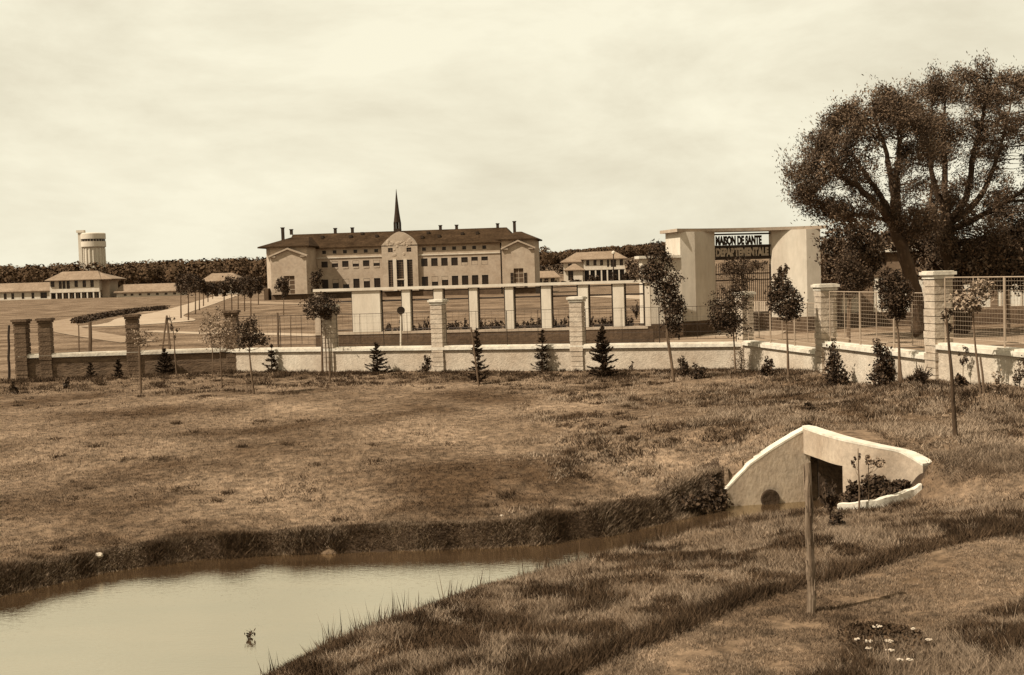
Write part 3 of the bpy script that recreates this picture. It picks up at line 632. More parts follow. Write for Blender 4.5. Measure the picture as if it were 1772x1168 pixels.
# end pavilions
for side in (-1, 1):
    A, Bp = ((453.5, 531), (868.5, 925.5))[side > 0]; X0, X1 = F(A, 450, VP)[0], F(Bp, 450, VP)[0]
    if side < 0:
        Xc = F(468.5, 450, VP)[0]; poly = [(Xc, VP), (X1, VP), (X1, D0), (X0, D0), (X0 - .0, VP + 3.2)]
    else: poly = [(X0, VP), (X1, VP), (X1, 4.0), (X0, 4.0)]; Xc = X0
    zW = F((490, 895)[side > 0], (427.0, 414.0)[side > 0], VP)[1]
    pav = MB().prism(poly, 1.2, zW).build('pavilion', 'render', MBD)
    MB().prism([(x, y - .08) for x, y in poly], -1, 1.197).build('plinth', 'plinth', pav)
    ov = .7; rz = F((467, 906)[side > 0], (411.5, 400.5)[side > 0], (3, -2)[side > 0])[1]
    MB().hip(X0 - ov, X1 + ov, VP - ov, (D0 if side < 0 else 4.0) + ov, zW + .1, rz, X0 + 3.4 if side < 0 else X0 + 2.5, X1 - 2.5 if side < 0 else X1 - 3.2, .3).build('roof', 'roofdark', pav)
    pk = ((467.8, 446), (497.5, 432.2), (529.5, 441.8)) if side < 0 else ((869.5, 431.3), (895, 418.4), (924.3, 429.5))
    g_ = [F(*pk[0], VP - .6), F(*pk[1], VP - .6), F(*pk[2], VP - .6)]
    uu0, uu1 = g_[0][0], g_[2][0]; zz = (g_[0][1] + g_[2][1]) / 2
    dp = [F(*p_, VP - .6) for p_ in (((492, 511.5), (509.5, 477)) if side < 0 else ((889.7, 498), (905.5, 464)))]
    mb = MB(); wall_open(mb, uu0, uu1, 1.25, zz, VP - .6, [(dp[0][0], dp[1][0], max(1.3, dp[0][1]), dp[1][1])], .5)
    for u_ in (uu0, uu1): mb.quad((u_, VP - .6, 1.25), (u_, VP, 1.25), (u_, VP, zz), (u_, VP - .6, zz))
    mb.prism_y([(uu0, zz), (uu1, zz), ((uu0 + uu1) / 2, g_[1][1])], VP - .6, VP - .01); gf = mb.build('gable_front', 'render', pav)
    mb = MB(); zp = g_[1][1]; um = (uu0 + uu1) / 2
    for (a, za, b, zb_) in ((uu0 - .3, zz - .1, um, zp + .05), (um, zp + .05, uu1 + .3, zz - .1)):
        mb.prism_y([(a, za), (b, zb_), (b, zb_ + .35), (a, za + .35)], VP - 1.1, VP - .05)
    mb.prism_y([(uu0 - .3, zz - .1), (uu0 + 1.2, zz - .1), (uu0 + 1.2, zz + .1), (uu0 - .3, zz + .2)], VP - 1.0, VP - .61)
    mb.prism_y([(uu1 - 1.2, zz - .1), (uu1 + .3, zz - .1), (uu1 + .3, zz + .2), (uu1 - 1.2, zz + .1)], VP - 1.0, VP - .61)
    mb.build('cornice', 'render', gf)
    window(gf, dp[0][0], dp[1][0], max(1.3, dp[0][1]), dp[1][1], VP - .6, 2, 4, .12, 'render', 'plinth', .3, name='door')
    if side > 0:
        for a, b in ((884.2, 888.2), (907.4, 911.8)):
            s0, s1 = F(a, 498, VP - .6), F(b, 472, VP - .6); window(gf, s0[0], s1[0], max(1.3, s0[1]), s1[1], VP - .7, 1, 4, .06, 'frame', depth=.07)
        mb = MB()
        for k in range(5): mb.box(X0 - .12, X0 - .004, VP + 1.2 + k * .9, VP + 1.45 + k * .9, 2.2, 5.4); mb.box(X0 - .12, X0 - .004, VP + 1.2 + k * .9, VP + 1.45 + k * .9, 6.6, 8.6)
        mb.build('fins', 'render', pav)
    else:
        s0, s1 = F(457.5, 521, VP), F(464, 499, VP); MB().box(s0[0], s1[0], VP - .1, VP + 1.6, -.5, s1[1]).build('porch', 'plinth', pav)
# frontispiece
vF = -.7; zTop = zE + .1
tw = []
for a, b, c, d in ((673, 681, 450, 499), (686.5, 699.5, 449.5, 482.5), (704.5, 713.5, 449, 498.5)):
    s0, s1 = F(a, d, vF), F(b, c, vF); tw.append((s0[0], s1[0], s0[1], s1[1]))
s0, s1 = F(688, 499, vF), F(700.5, 484.6, vF); dr = (s0[0], s1[0], 1.6, s1[1])
aw = []
for a, b, c, d in ((671.5, 679.5, 429, 436.5), (703.5, 711.5, 428.3, 435.8)):
    s0, s1 = F(a, d, vF), F(b, c, vF); aw.append((s0[0], s1[0], s0[1], s1[1]))
mb = MB(); wall_open(mb, cL, cR, 1.25, zTop, vF, tw + [dr] + aw, .35)
for u_ in (cL, cR): mb.quad((u_, vF, 1.25), (u_, 0, 1.25), (u_, 0, zTop), (u_, vF, zTop))
pkz = F(693, 400.5, vF)[1]; cm = (cL + cR) / 2; hwc = (cR - cL) / 2
prof = [(cL, zTop)] + [(cm + hwc * (-1 + 2 * i / 16), zTop + (pkz - zTop) * (1 - abs(-1 + 2 * i / 16) ** 1.5)) for i in range(1, 16)] + [(cR, zTop)]
mb.prism_y(list(prof), vF, 2.5)
rng = random.Random(3)
for k in range(46):
    u = rng.uniform(cL + 1.2, cR - 1.2); z = rng.choice([rng.uniform(zTop - 2.3, zTop - .2), rng.uniform(zTop, zTop + 1.0)])
    if any(o[0] - .3 < u < o[1] + .3 and o[2] - .4 < z < o[3] + .3 for o in aw): continue
    r_ = rng.uniform(.2, .5); mb.lathe([(r_, -.05), (r_ * .8, .03), (r_ * .5, .06), (.02, .08)], 0, 0, 7)
    b0 = len(mb.v) - 28
    for i in range(b0, len(mb.v)): x, y, z_ = mb.v[i]; mb.v[i] = (u + x, vF - z_, z + y)
ff = mb.build('frontispiece', 'render', MBD)
for i, o in enumerate(tw): window(ff, *o, vF, (2, 3, 2)[i], (12, 8, 12)[i], .09, 'frame', depth=.25)
window(ff, *dr, vF, 2, 2, .08, 'frame', depth=.25, name='door')
for o in aw: window(ff, *o, vF, 2, 2, .07, 'frame')
for a, b in ((681.6, 685.9), (700.2, 704.2)):
    s0, s1 = F(a, 500, vF), F(b, 449, vF); MB().box(s0[0], s1[0], vF - .25, vF + .02, 1.3, s1[1] + .1).build('pilaster', 'render_white', ff)
s0, s1 = F(686.5, 484.4, vF), F(700.5, 483, vF); MB().box(s0[0], s1[0], vF - .3, vF + .05, s0[1] + .02, s1[1]).build('transom', 'render_white', ff)
# spire
us_, zsb = F(688, 399, 7.5); zsl = F(688, 385, 7.5)[1]; ztp = F(686.3, 327, 7.5)[1]
mb = MB(); mb.box(us_ - .75, us_ + .75, 6.75, 8.25, ridge - 1, zsb + .4)
for dx in (-.6, .6):
    for dy in (-.6, .6): mb.box(us_ + dx - .13, us_ + dx + .13, 7.5 + dy - .13, 7.5 + dy + .13, zsb + .4, zsl)
mb.box(us_ - .25, us_ + .25, 7.25, 7.75, zsb + .4, zsl)
mb.lathe([(.85, zsl), (.80, zsl + .25), (.52, zsl + 2.4), (.03, ztp)], us_, 7.5, 8); mb.build('spire', 'chimney', roof)

# ------------------------------------------------------------------ villas, tower, small houses
def simple_house(root, x0, x1, y0, y1, z0, zE, ridge, rx0, rx1, wins, wm='render_white', rm='rooftile', ov=.7, nx=2, ny=2, part='wall', plinth=None):
    mb = MB(); wall_open(mb, x0, x1, z0, zE, y0, wins, .25)
    mb.quad((x0, y1, z0), (x0, y0, z0), (x0, y0, zE), (x0, y1, zE)); mb.quad((x1, y0, z0), (x1, y1, z0), (x1, y1, zE), (x1, y0, zE)); mb.quad((x1, y1, z0), (x0, y1, z0), (x0, y1, zE), (x1, y1, zE))
    wl = mb.build(part, wm, root)
    for o in wins: window(wl, *o, y0, nx, ny, .09, 'frame')
    rf = MB().hip(x0 - ov, x1 + ov, y0 - ov, y1 + ov, zE + .02, ridge, rx0, rx1, .22).build('roof', rm, root); return wl, rf
# left villa
q = at_y(135, 517, 419); LV = thing('villa', (q.x, 419, h1(q.x, 419)), 'pale two-storey villa with arcade and long single-storey wings, before the wood at left', 'villa', yaw=R(-4))
V_ = lambda px, py, v=0: locuv(LV, px, py, v)
x0, x1 = V_(86, 490)[0], V_(171.5, 490)[0]; ze = V_(130, 484)[1]; zm = V_(130, 503.5)[1]; rd = V_(135, 469.3, 5)[1]
wn = []
for a, b in ((88, 94), (102, 106.5), (108.5, 113), (115.5, 120.5), (129, 134.5), (143, 148.5), (156.5, 162)):
    s0, s1 = V_(a, 497 if a < 100 or a > 125 else 500), V_(b, 486.2); wn.append((s0[0], s1[0], s0[1], ze - .25))
wl, rf = simple_house(LV, x0, x1, 0, 11, zm, ze, rd, V_(107, 470, 5)[0], V_(168, 470, 5)[0], wn, ov=1.2)
on = MB(); on.box(x1 + .0, V_(184, 490)[0], 2.5, 10, 0, ze - .1); on.build('side_block', 'render', LV)
on = MB(); on.hip(x0, V_(196, 490)[0], -1, 12, ze, rd - .6, V_(107, 470, 5)[0], V_(172, 470, 5)[0], .2); on.build('roof', 'rooftile', LV)
back = MB().box(x0 + .2, x1 - .1, 2.5, 10.5, -.5, zm - .01).build('ground_floor', 'render', LV)
mb = MB(); nA = 8
for i in range(nA + 1):
    u = x0 + (x1 - x0) * i / nA; mb.box(u - .22, u + .22, 0, .5, -.5, zm - .45)
mb.box(x0 - .1, x1 + .1, -.1, .6, zm - .45, zm - .003); mb.build('arcade', 'render_white', LV)
for i in range(nA):
    u = x0 + (x1 - x0) * (i + .5) / nA; window(back, u - .75, u + .75, .2, zm - .7, 2.45, 2, 2, .1, 'frame', depth=.0)
for (a, b, yt, ye, wlist) in ((-40, 84, 490, 504.5, [(-10, -5), (4, 9), (17, 22), (35, 39.5), (52, 57), (67.5, 79)]), (200, 309, 491, 504.5, [(212, 217), (224, 229), (238, 243), (253, 258), (268, 273), (283, 288), (298, 303)])):
    s0, s1 = V_(a, 510)[0], V_(b, 510)[0]; zz = V_((a + b) / 2, ye + (0 if a < 0 else .0))[1]; rr = V_((a + b) / 2, yt, 4)[1]
    wn = [(V_(c, 510)[0], V_(d, 510)[0], .35, zz - .55) for c, d in wlist]
    simple_house(LV, s0, s1, 1, 9, -.5, zz, rr, s0 + (2 if a < 0 else .5), s1 - (.4 if a < 0 else 1.5), wn, part='wing', ov=.8)
# water tower
q = at_y(163, 470, 520); WT = thing('water_tower', (q.x, 520, h1(q.x, 520)), 'white cylindrical water tower with wider tank and slim stair shaft, above the wood', 'water tower')
T_ = lambda px, py, v=0: locuv(WT, px, py, v)
rt = (T_(185, 420)[0] - T_(141.5, 420)[0]) / 2; rs = (T_(182, 450)[0] - T_(144.5, 450)[0]) / 2
za, zb_, zw0, zw1, ztop = T_(163, 430)[1], T_(163, 427)[1], T_(163, 418)[1], T_(163, 413.6)[1], T_(163, 404.5)[1]
mb = MB(); n_ = 40; vs = []
mb.lathe([(rs, -2), (rs, za)], 0, 0, 40)
for k in range(20): an = 2 * math.pi * k / 20; c_, s_ = math.cos(an) * rs, math.sin(an) * rs; mb.tube([(c_, s_, -2), (c_, s_, za)], .42, 6)
mb.build('shaft', 'tower', WT)
tk = MB(); tk.lathe([(rs, za), (rt, zb_), (rt, zw0)], 0, 0, 48); tk.lathe([(rt, zw1), (rt, ztop), (rt - .4, ztop + .3)], 0, 0, 48); tk.lathe([(rt - .35, zw0), (rt - .35, zw1)], 0, 0, 48); tank = tk.build('tank', 'tower', WT)
for k in range(26):
    an = 2 * math.pi * (k + .5) / 26; s_ = .36 * rt * 2 * math.pi / 26 * 1.0
    MB().box(-s_, s_, -.06, .06, zw0 + .05, zw1 - .05).build('window', 'glass', tank, (math.cos(an) * (rt - .3), math.sin(an) * (rt - .3), 0), yaw=an + math.pi / 2)
s0 = T_(137.5, 450, -3)[0]; s1 = T_(143.5, 450, -3)[0]; zst = T_(140, 399, -3)[1]
MB().box(s0, s1, -3.6, -2.2, -2, zst).box(s0 - .5, s1 + 1.2, -4, -1.8, zst - .9, zst + .15).build('stair_shaft', 'tower', WT)
# small house behind the avenue
q = at_y(383, 505, 400); SH = thing('cottage', (q.x, 400, h1(q.x, 400)), 'small pale cottage with hipped roof, half hidden behind the avenue trees', 'house', yaw=R(-3))
C_ = lambda px, py, v=0: locuv(SH, px, py, v)
x0, x1 = C_(354, 490)[0], C_(413, 490)[0]; ze = C_(383, 486)[1]
simple_house(SH, x0, x1, 0, 9, -.5, ze, C_(383, 472.5, 4)[1], C_(366, 480, 4)[0], C_(402, 480, 4)[0], [(C_(a, 490)[0], C_(a + 6, 490)[0], 1.2, ze - .4) for a in (362, 376, 390, 402)], ov=1.2)
# right villa
q = at_y(1030, 484, 386); RV = thing('villa', (q.x, 386, h1(q.x, 386)), 'pale two-storey villa with broad hipped roofs and low porch, right of the main building', 'villa', yaw=R(-5))
V_ = lambda px, py, v=0: locuv(RV, px, py, v)
x0, x1 = V_(1010, 455)[0], V_(1081, 455)[0]; ze = V_(1045, 447.6)[1]; zm = V_(1045, 464.3)[1]
wn = []
for a, b in ((1014.5, 1019.5), (1027, 1032), (1038.5, 1043.5), (1050.5, 1054), (1057, 1060.5), (1062.5, 1066), (1072.5, 1078)):
    s0, s1 = V_(a, 459.5 if a < 1045 or a > 1070 else 462), V_(b, 450); wn.append((s0[0], s1[0], s0[1], ze - .3))
simple_house(RV, x0, x1, 0, 12, zm, ze, V_(1040, 435, 6)[1], V_(1019, 436, 6)[0], V_(1063, 436, 6)[0], wn, ov=.9)
back = MB().box(x0, x1 - .05, 2.6, 11.5, -1, zm - .01).build('ground_floor', 'render', RV)
mb = MB()
for i in range(8): u = x0 + (x1 - x0) * i / 7; mb.box(u - .22, u + .22, 0, .45, -1, zm - .4)
mb.box(x0 - .1, x1 + .1, -.1, .5, zm - .4, zm - .003); mb.build('colonnade', 'render_white', RV)
for i in range(7): u = x0 + (x1 - x0) * (i + .5) / 7; window(back, u - .8, u + .8, .1, zm - .6, 2.56, 2, 2, .1, 'frame', depth=.0)
s0, s1 = V_(975, 455, 2)[0], V_(1008, 455, 2)[0]; z2 = V_(990, 453.2, 2)[1]
simple_house(RV, s0, x0 + .01, 1.5, 15, -1, z2, V_(1005, 436.5, 8)[1], V_(997, 438, 8)[0], x0 + 4.5, [(s0 + 1.5, s0 + 2.7, z2 - 2.3, z2 - .5)], part='side_wing', ov=1.0)
s0, s1 = V_(979, 475, -4)[0], V_(1008, 475, -4)[0]; z3 = V_(992, 467, -4)[1]
simple_house(RV, s0, s1, -4, 1.4, -1, z3, V_(993, 456.5, 0)[1], s0 + 2.2, s1 - 2.2, [(V_(983, 470, -4)[0], V_(992, 470, -4)[0], .6, z3 - .3)], part='porch', ov=.7)
s0, s1 = V_(925, 475, 3)[0], V_(966, 475, 3)[0]; z4 = V_(945, 480, 3)[1]
simple_house(RV, s0, s1, 3, 10, -1, z4, V_(950, 468.5, 6)[1], s0 + 1, s1 - 1.5, [(V_(a, 484, 3)[0], V_(a + 7, 484, 3)[0], .2, z4 - .3) for a in (931, 942, 953)], part='low_wing', ov=.8)
# upper villa behind the lodge
q = at_y(1548, 470, 170); UV = thing('house', (q.x, 170, h1(q.x, 170)), 'pale two-storey house with row of windows, seen between trunk and leaves above the lodge', 'house', yaw=R(4))
U_ = lambda px, py, v=0: locuv(UV, px, py, v)
x0, x1 = U_(1500, 455)[0], U_(1640, 455)[0]; ze = U_(1548, 440)[1]
wn = [(U_(a, 450)[0], U_(a + 7, 450)[0], U_(a, 458)[1], U_(a, 443)[1]) for a in (1508, 1519, 1532, 1543, 1554, 1580, 1591, 1602, 1618)]
simple_house(UV, x0, x1, 0, 9, -1, ze, ze + 3, x0 + 4, x1 - 4, wn, ov=.6)

# ------------------------------------------------------------------ culvert
def wall_path(mb, pts, zb, zt, th):
    """upright wall of thickness th along pts; zb, zt give bottom and top at each point"""
    n = len(pts); P = [Vector((p[0], p[1])) for p in pts]; Lf = []; Rt = []
    for i in range(n):
        d = (P[min(i + 1, n - 1)] - P[max(i - 1, 0)]).normalized(); q_ = Vector((-d.y, d.x)) * th / 2; Lf.append(P[i] + q_); Rt.append(P[i] - q_)
    vs = []
    for i in range(n): vs += [(Lf[i].x, Lf[i].y, zb[i]), (Rt[i].x, Rt[i].y, zb[i]), (Rt[i].x, Rt[i].y, zt[i]), (Lf[i].x, Lf[i].y, zt[i])]
    fs = [(0, 1, 2, 3), (4 * n - 1, 4 * n - 2, 4 * n - 3, 4 * n - 4)]
    for i in range(n - 1):
        a = 4 * i; b = a + 4
        for k in range(4): fs.append((a + k, b + k, b + (k + 1) % 4, a + (k + 1) % 4))
    mb.add(vs, fs)
CV = thing('culvert', (0, 0, 0), 'concrete culvert mouth with sloping wing walls and white coping where the stream emerges', 'culvert')
lw = [(WL[0] + (WA[0] - WL[0]) * t, WL[1] + (WA[1] - WL[1]) * t) for t in (0, .1, .35, .6, .85, 1)]
lz = [-1.0, -.80, -.30, .02, .30, .44]
mb = MB(); wall_path(mb, lw, [-1.9] * 6, [z - .02 for z in lz], .26); mb.build('wing_wall', 'concrete', CV, label='left wing wall of the culvert, in shade')
mb = MB(); wall_path(mb, lw, [z - .017 for z in lz], [z + .03 for z in lz], .27); mb.build('coping', 'coping', CV)
def bez(pts, n):
    out_ = []; k = len(pts)
    for q_ in np.linspace(0, k - 1.0001, n):
        i = int(q_); t = q_ - i; p0, p1, p2, p3 = [np.array(pts[min(max(j, 0), k - 1)], float) for j in (i - 1, i, i + 1, i + 2)]
        out_.append(.5 * (2 * p1 + (p2 - p0) * t + (2 * p0 - 5 * p1 + 4 * p2 - p3) * t * t + (3 * p1 - p0 - 3 * p2 + p3) * t ** 3))
    return out_
rw = bez([(*WA, .44), (6.67, 26.5, .43), (*WB, .42), (*WC, .34), (*WD, .23), (*WE, .06)], 70)
rw = [np.array(p) + (np.array([.12, 0, 0]) if i == 0 else 0) for i, p in enumerate(rw)]
opn = [p for p in rw if p[1] > 25.42]; rest = [p for p in rw if p[1] <= 25.48]
mb = MB(); wall_path(mb, [p[:2] for p in opn], [-.12 - .0 * p[2] for p in opn], [p[2] - .02 for p in opn], .30)
wall_path(mb, [p[:2] for p in rest], [-1.9] * len(rest), [p[2] - .02 for p in rest], .30)
mb.build('wing_wall', 'concrete', CV, label='curved right wing wall of the culvert with the opening under it')
mb = MB(); wall_path(mb, [p[:2] for p in rw], [p[2] - .017 for p in rw], [p[2] + .03 for p in rw], .31); mb.build('coping', 'coping', CV)
mb = MB(); mb.box(6.75, 8.2, 27.36, 27.56, -1.9, .05); mb.box(7.12, 8.2, 25.22, 25.40, -1.9, .05); mb.box(8.0, 8.2, 25.4, 27.36, -1.9, .05); mb.box(7.06, 8.2, 25.22, 27.56, .055, .16); mb.build('tunnel', 'shaded_soil', CV)
dpos = at_y(1331, 861, 27.16)
dp_ = MB(); dp_.lathe([(.13, 0), (.21, 0), (.21, .1), (.13, .1)], 0, 0, 20); dpo = dp_.build('drain_pipe', 'shaded_soil', CV, (dpos.x, dpos.y + .0, dpos.z - .02)); dpo.rotation_euler = (R(90), 0, R(10.6))
MB().lathe([(.14, .02), (.14, .05)], 0, 0, 20).build('opening', 'glass', dpo)  # solid dark disc, painting the unlit inside of the pipe
ap = []
for px, py, z in ((1450, 870, -.58), (1480, 867, -.53), (1515, 861, -.46), (1550, 850, -.37), (1578, 838, -.27), (1594, 826, -.14)): q = at_z(px, py, z); ap.append((q.x, q.y, z))
ap = bez(ap, 16); mb = MB(); wall_path(mb, [p[:2] for p in ap], [p[2] - .4 for p in ap], [p[2] - .02 + .012 * math.sin(i * 1.9) - .10 * (i / 15) ** 2 for i, p in enumerate(ap)], .14); mb.build('apron_kerb', 'coping', CV)

front_wall = [WLft, W0, W1, P2, P3, P4]
def before_wall(P): return inside(P, [(-60, 56), WLft, W0, W1, P2, P3, P4, (14.5, 20), (60, -10), (-60, -10)])
# ------------------------------------------------------------------ plants
def sample_ellipsoids(ells, n, rng, k=14, sig=.22):
    """leaf positions in clusters within ellipsoids (c (3), r (3)); also the cluster centres"""
    vol = np.array([np.prod(r) ** .8 for c, r in ells]); vol /= vol.sum(); out_ = []; cent = []
    for (c, r), f_ in zip(ells, vol):
        m_ = max(2, int(n * f_ / k)); d = rng.normal(size=(m_, 3)); d /= np.linalg.norm(d, axis=1, keepdims=True)
        cc = np.array(c) + d * np.array(r) * rng.uniform(.15, 1, (m_, 1)) ** .45; cent.append(cc)
        p_ = np.repeat(cc, k, 0) + rng.normal(size=(m_ * k, 3)) * np.array(r) * sig; out_.append(p_)
    return np.concatenate(out_), np.concatenate(cent)
def pxr(px, Y): return px * Y / FPX
def young_tree(label, base, trunk, r0, ells, n, size, m='leaf', Y=None, name='young_tree', cat='tree', group='young trees planted in the grounds', aspect=.55, bark='bark', seed=0, sig=.22, twigs=True, k=14):
    rng = np.random.RandomState(seed + 17)
    if Y is None: b = front_hit(*base); Y = b.y
    else: q_ = at_y(base[0], base[1], Y); b = Vector((q_.x, Y, h1(q_.x, Y)))
    t = thing(name, b, label, cat, group)
    pts = [Vector((0, 0, -.1))]
    for i, (x, y) in enumerate(trunk): q_ = at_y(x, y, Y) - b; pts.append(Vector((q_.x, rng.uniform(-.05, .05), q_.z)))
    # finer trunk
    fp = bez([tuple(p) for p in pts], 3 * len(pts)); rad = [r0 * (1 - .72 * i / (len(fp) - 1)) for i in range(len(fp))]
    mb = MB(); mb.tube(fp, rad, 7)
    E = []
    for cx, cy, rx, ry in ells:
        q_ = at_y(cx, cy, Y) - b; rx *= 1.25; ry *= 1.22; E.append(((q_.x, rng.uniform(-.15, .15) * pxr(rx, Y), q_.z), (pxr(rx, Y), pxr((rx + ry) / 2 if rx < ry else rx, Y) * .9, pxr(ry, Y))))
    if n:
        lv, cent = sample_ellipsoids(E, int(n * 2.8), rng, k + 6, sig * .8)
        if twigs:
            fa = np.array([np.array(p) for p in fp]); up = fa[len(fa) // 3:]
            for c in cent[:: max(1, len(cent) // 26)]:
                dd = np.linalg.norm(up - c, axis=1) + np.maximum(0, up[:, 2] - c[2] + .15) * 3; j = int(np.argmin(dd)); s_ = up[j]; mid = (s_ + c) / 2 + np.array([0, 0, -.04])
                mb.tube([tuple(s_), tuple(mid), tuple(c)], [r0 * .28, r0 * .18, r0 * .08], 4)
        mb.build('trunk', bark, t, smooth=True)
        lz_ = leaf_verts(lv, size * .84, rng, aspect); np_mesh('crown', lz_, 4, m, t)
    else: mb.build('trunk', bark, t, smooth=True)
    return t
def front_hit(px, py):
    b = ground_hit(px, py)
    if b.y > 75 or py < 600: return b
    y = b.y
    for _ in range(60):
        P_ = np.array([[b.x * y / b.y, y]])
        if before_wall(P_)[0] and seg_dist(P_, front_wall)[0] > .45: break
        y -= .12
    x = b.x * y / b.y; return Vector((x, y, h1(x, y)))
def post(label, base, top, r, name='wooden_stake', cat='stake', m='post', Y=None, group='stakes and posts', n=6, knots=0):
    if Y is None: b = front_hit(*base); Y = b.y
    else: q_ = at_y(base[0], base[1], Y); b = Vector((q_.x, Y, h1(q_.x, Y)))
    q_ = at_y(top[0], top[1], Y) - b; rng = random.Random(int(base[0]))
    pts = [Vector((0, 0, -.15))] + [Vector((q_.x * i / 5 + rng.uniform(-.3, .3) * r, 0, q_.z * i / 5)) for i in range(1, 6)]
    o = MB().tube(pts, [r * (1.05 - .2 * i / 5) for i in range(6)], n).build(name, m, None, b, smooth=n > 6); tag(o, label, cat, group); return o
def conifer(label, base, top, halfw, seed=0, tiers=9, dens=1.0, name='conifer', group='young conifers along the wall'):
    rng = np.random.RandomState(seed + 5); b = front_hit(*base); Y = b.y; q_ = at_y(top[0], top[1], Y) - b; h = q_.z; w_ = pxr(halfw, Y)
    t = thing(name, b, label, 'tree', group); MB().tube([(0, 0, -.1), (q_.x * .5, 0, h * .5), (q_.x, 0, h)], [.035 + .008 * h, .02, .006], 6).build('trunk', 'bark_dark', t)
    P = []; U_ = []
    for i in range(tiers):
        f_ = i / (tiers - 1); z0_ = h * (.06 + .88 * f_); L_ = w_ * (1.02 - f_) ** .85 * rng.uniform(.85, 1.1) + .05; nb = int(rng.randint(6, 9))
        for k in range(nb):
            an = 2 * math.pi * (k + rng.uniform(-.45, .45)) / nb + i * .7; l_ = L_ * rng.uniform(.6, 1.18); z = z0_ + h * rng.uniform(-.06, .06); m_ = int((22 + 110 * l_) * dens); s_ = rng.uniform(.08, 1, m_)
            dr_ = np.array([math.cos(an), math.sin(an), 0]); rise = rng.uniform(-.35, .1) * l_ * s_ + rng.uniform(.2, .5) * l_ * s_ ** 2
            p_ = dr_ * (s_ * l_)[:, None]; p_[:, 2] = z + rise; sd_ = np.array([-dr_[1], dr_[0], 0]); wdt = .22 * l_ * (1.1 - s_) * rng.uniform(-1, 1, m_); p_ += sd_ * wdt[:, None]; p_[:, 2] += rng.uniform(-.02, .02, m_); p_[:, 0] += q_.x * z / h
            P.append(p_); U_.append(np.tile(dr_ * .9 + np.array([0, 0, .35]), (m_, 1)) + sd_ * np.sign(wdt)[:, None] * .7)
    top_ = np.stack([np.full(24, q_.x), np.zeros(24), h * rng.uniform(.88, 1.0, 24)], 1); P.append(top_); U_.append(np.tile([0, 0, 1.2], (24, 1)))
    P = np.concatenate(P); U_ = np.concatenate(U_); np_mesh('crown', leaf_verts(P, .13, rng, .22, U_), 4, 'needle', t); return t
def shrub(label, base, hw, hh, n, m='leaf', size=.105, seed=0, Y=None, name='shrub', cat='shrub', group='shrubs along the wall', spiky=False, aspect=.55):
    rng = np.random.RandomState(seed + 29)
    if Y is None: b = front_hit(*base); Y = b.y
    else: q_ = at_y(base[0], base[1], Y); b = Vector((q_.x, Y, h1(q_.x, Y)))
    w_, h = pxr(hw, Y), pxr(hh, Y); t = thing(name, b, label, cat, group)
    if spiky:
        P = []; mb = MB()
        for k in range(n):
            an = rng.uniform(0, 6.28); r_ = w_ * rng.uniform(.1, 1) ** .7; z = h * rng.uniform(.55, 1) * (1 - .35 * (r_ / w_) ** 2); mb.tube([(0, 0, 0), (math.cos(an) * r_ * .35, math.sin(an) * r_ * .35, z * .6), (math.cos(an) * r_, math.sin(an) * r_, z)], [.012, .009, .003], 3, False)
            s_ = rng.uniform(.3, 1, 5); P.append(np.stack([math.cos(an) * r_ * s_ ** 1.4, math.sin(an) * r_ * s_ ** 1.4, z * s_ ** .8], 1))
        mb.build('stems', m, t); np_mesh('foliage', leaf_verts(np.concatenate(P), size, rng, .3, np.array([0, 0, .8])), 4, m, t); return t
    E = [((rng.uniform(-.3, .3) * w_, rng.uniform(-.3, .3) * w_, h * (.2 + .2 * i)), (w_ * (1 - .17 * i), w_ * (1 - .17 * i), h * .24)) for i in range(4)]
    lv, cent = sample_ellipsoids(E, int(n * 2), rng, 10, .25); lv[:, 2] = np.abs(lv[:, 2]); mb = MB()
    for c in cent[::max(1, len(cent) // 12)]: mb.tube([(0, 0, -.05), (c[0] * .4, c[1] * .4, abs(c[2]) * .6), (c[0], c[1], abs(c[2]))], [.016, .011, .004], 4, False)
    mb.build('stems', 'bark', t); np_mesh('foliage', leaf_verts(lv, size, rng, aspect), 4, m, t); return t

# young trees before the wall, left to right
young_tree('sparse pale-leaved sapling before the lone pillar of the shaded wall', (243, 680), [(243, 640), (242, 600), (243, 580)], .035, [(232, 578, 16, 12), (252, 584, 18, 12), (243, 597, 12, 10)], 150, .10, 'leaf_pale', seed=1)
post('dark thick lower stake bound to the sparse pale sapling at left', (243.5, 681), (241, 598), .045, m='post')
young_tree('tall pruned bare sapling beside the wooden tripod', (306, 650), [(303, 610), (299, 570), (293, 545)], .04, [(296, 552, 6, 8), (300, 580, 4, 8), (302, 570, 5, 10)], 70, .10, 'leaf', seed=2)
young_tree('thin sapling with pale feathery crown, left of a close pair', (367, 654), [(368, 620), (366, 590), (363, 560)], .03, [(362, 575, 14, 16), (357, 555, 10, 12), (372, 540, 10, 10)], 240, .10, 'leaf_pale', seed=3)
young_tree('sapling with pale loose crown of small leaves, right of a close pair', (384, 672), [(383, 630), (381, 600), (384, 570)], .035, [(385, 590, 24, 16), (375, 570, 20, 16), (392, 565, 18, 16), (385, 548, 12, 12)], 480, .10, 'leaf_pale', seed=4)
young_tree('small tree with dark rounded crown in front of the shaded-wall corner', (440, 682), [(436, 650), (432, 615), (431, 590), (430, 570)], .045, [(430, 572, 20, 18), (446, 586, 16, 12), (424, 590, 12, 10), (420, 566, 10, 10)], 620, .11, 'leaf', seed=5)
young_tree('round-headed young tree with dense dark crown at the left end of the pillared fence', (558, 643), [(557, 600), (556, 570), (555, 545)], .06, [(556, 528, 26, 15), (542, 540, 14, 12), (572, 538, 13, 14), (556, 518, 16, 10)], 900, .12, 'leaf', seed=6)
post('short wooden stake right of the round-headed young tree', (571, 664), (570, 624), .045)
post('thin wooden stake close against the round-headed young tree', (565, 640), (562, 560), .03, m='stakewood')
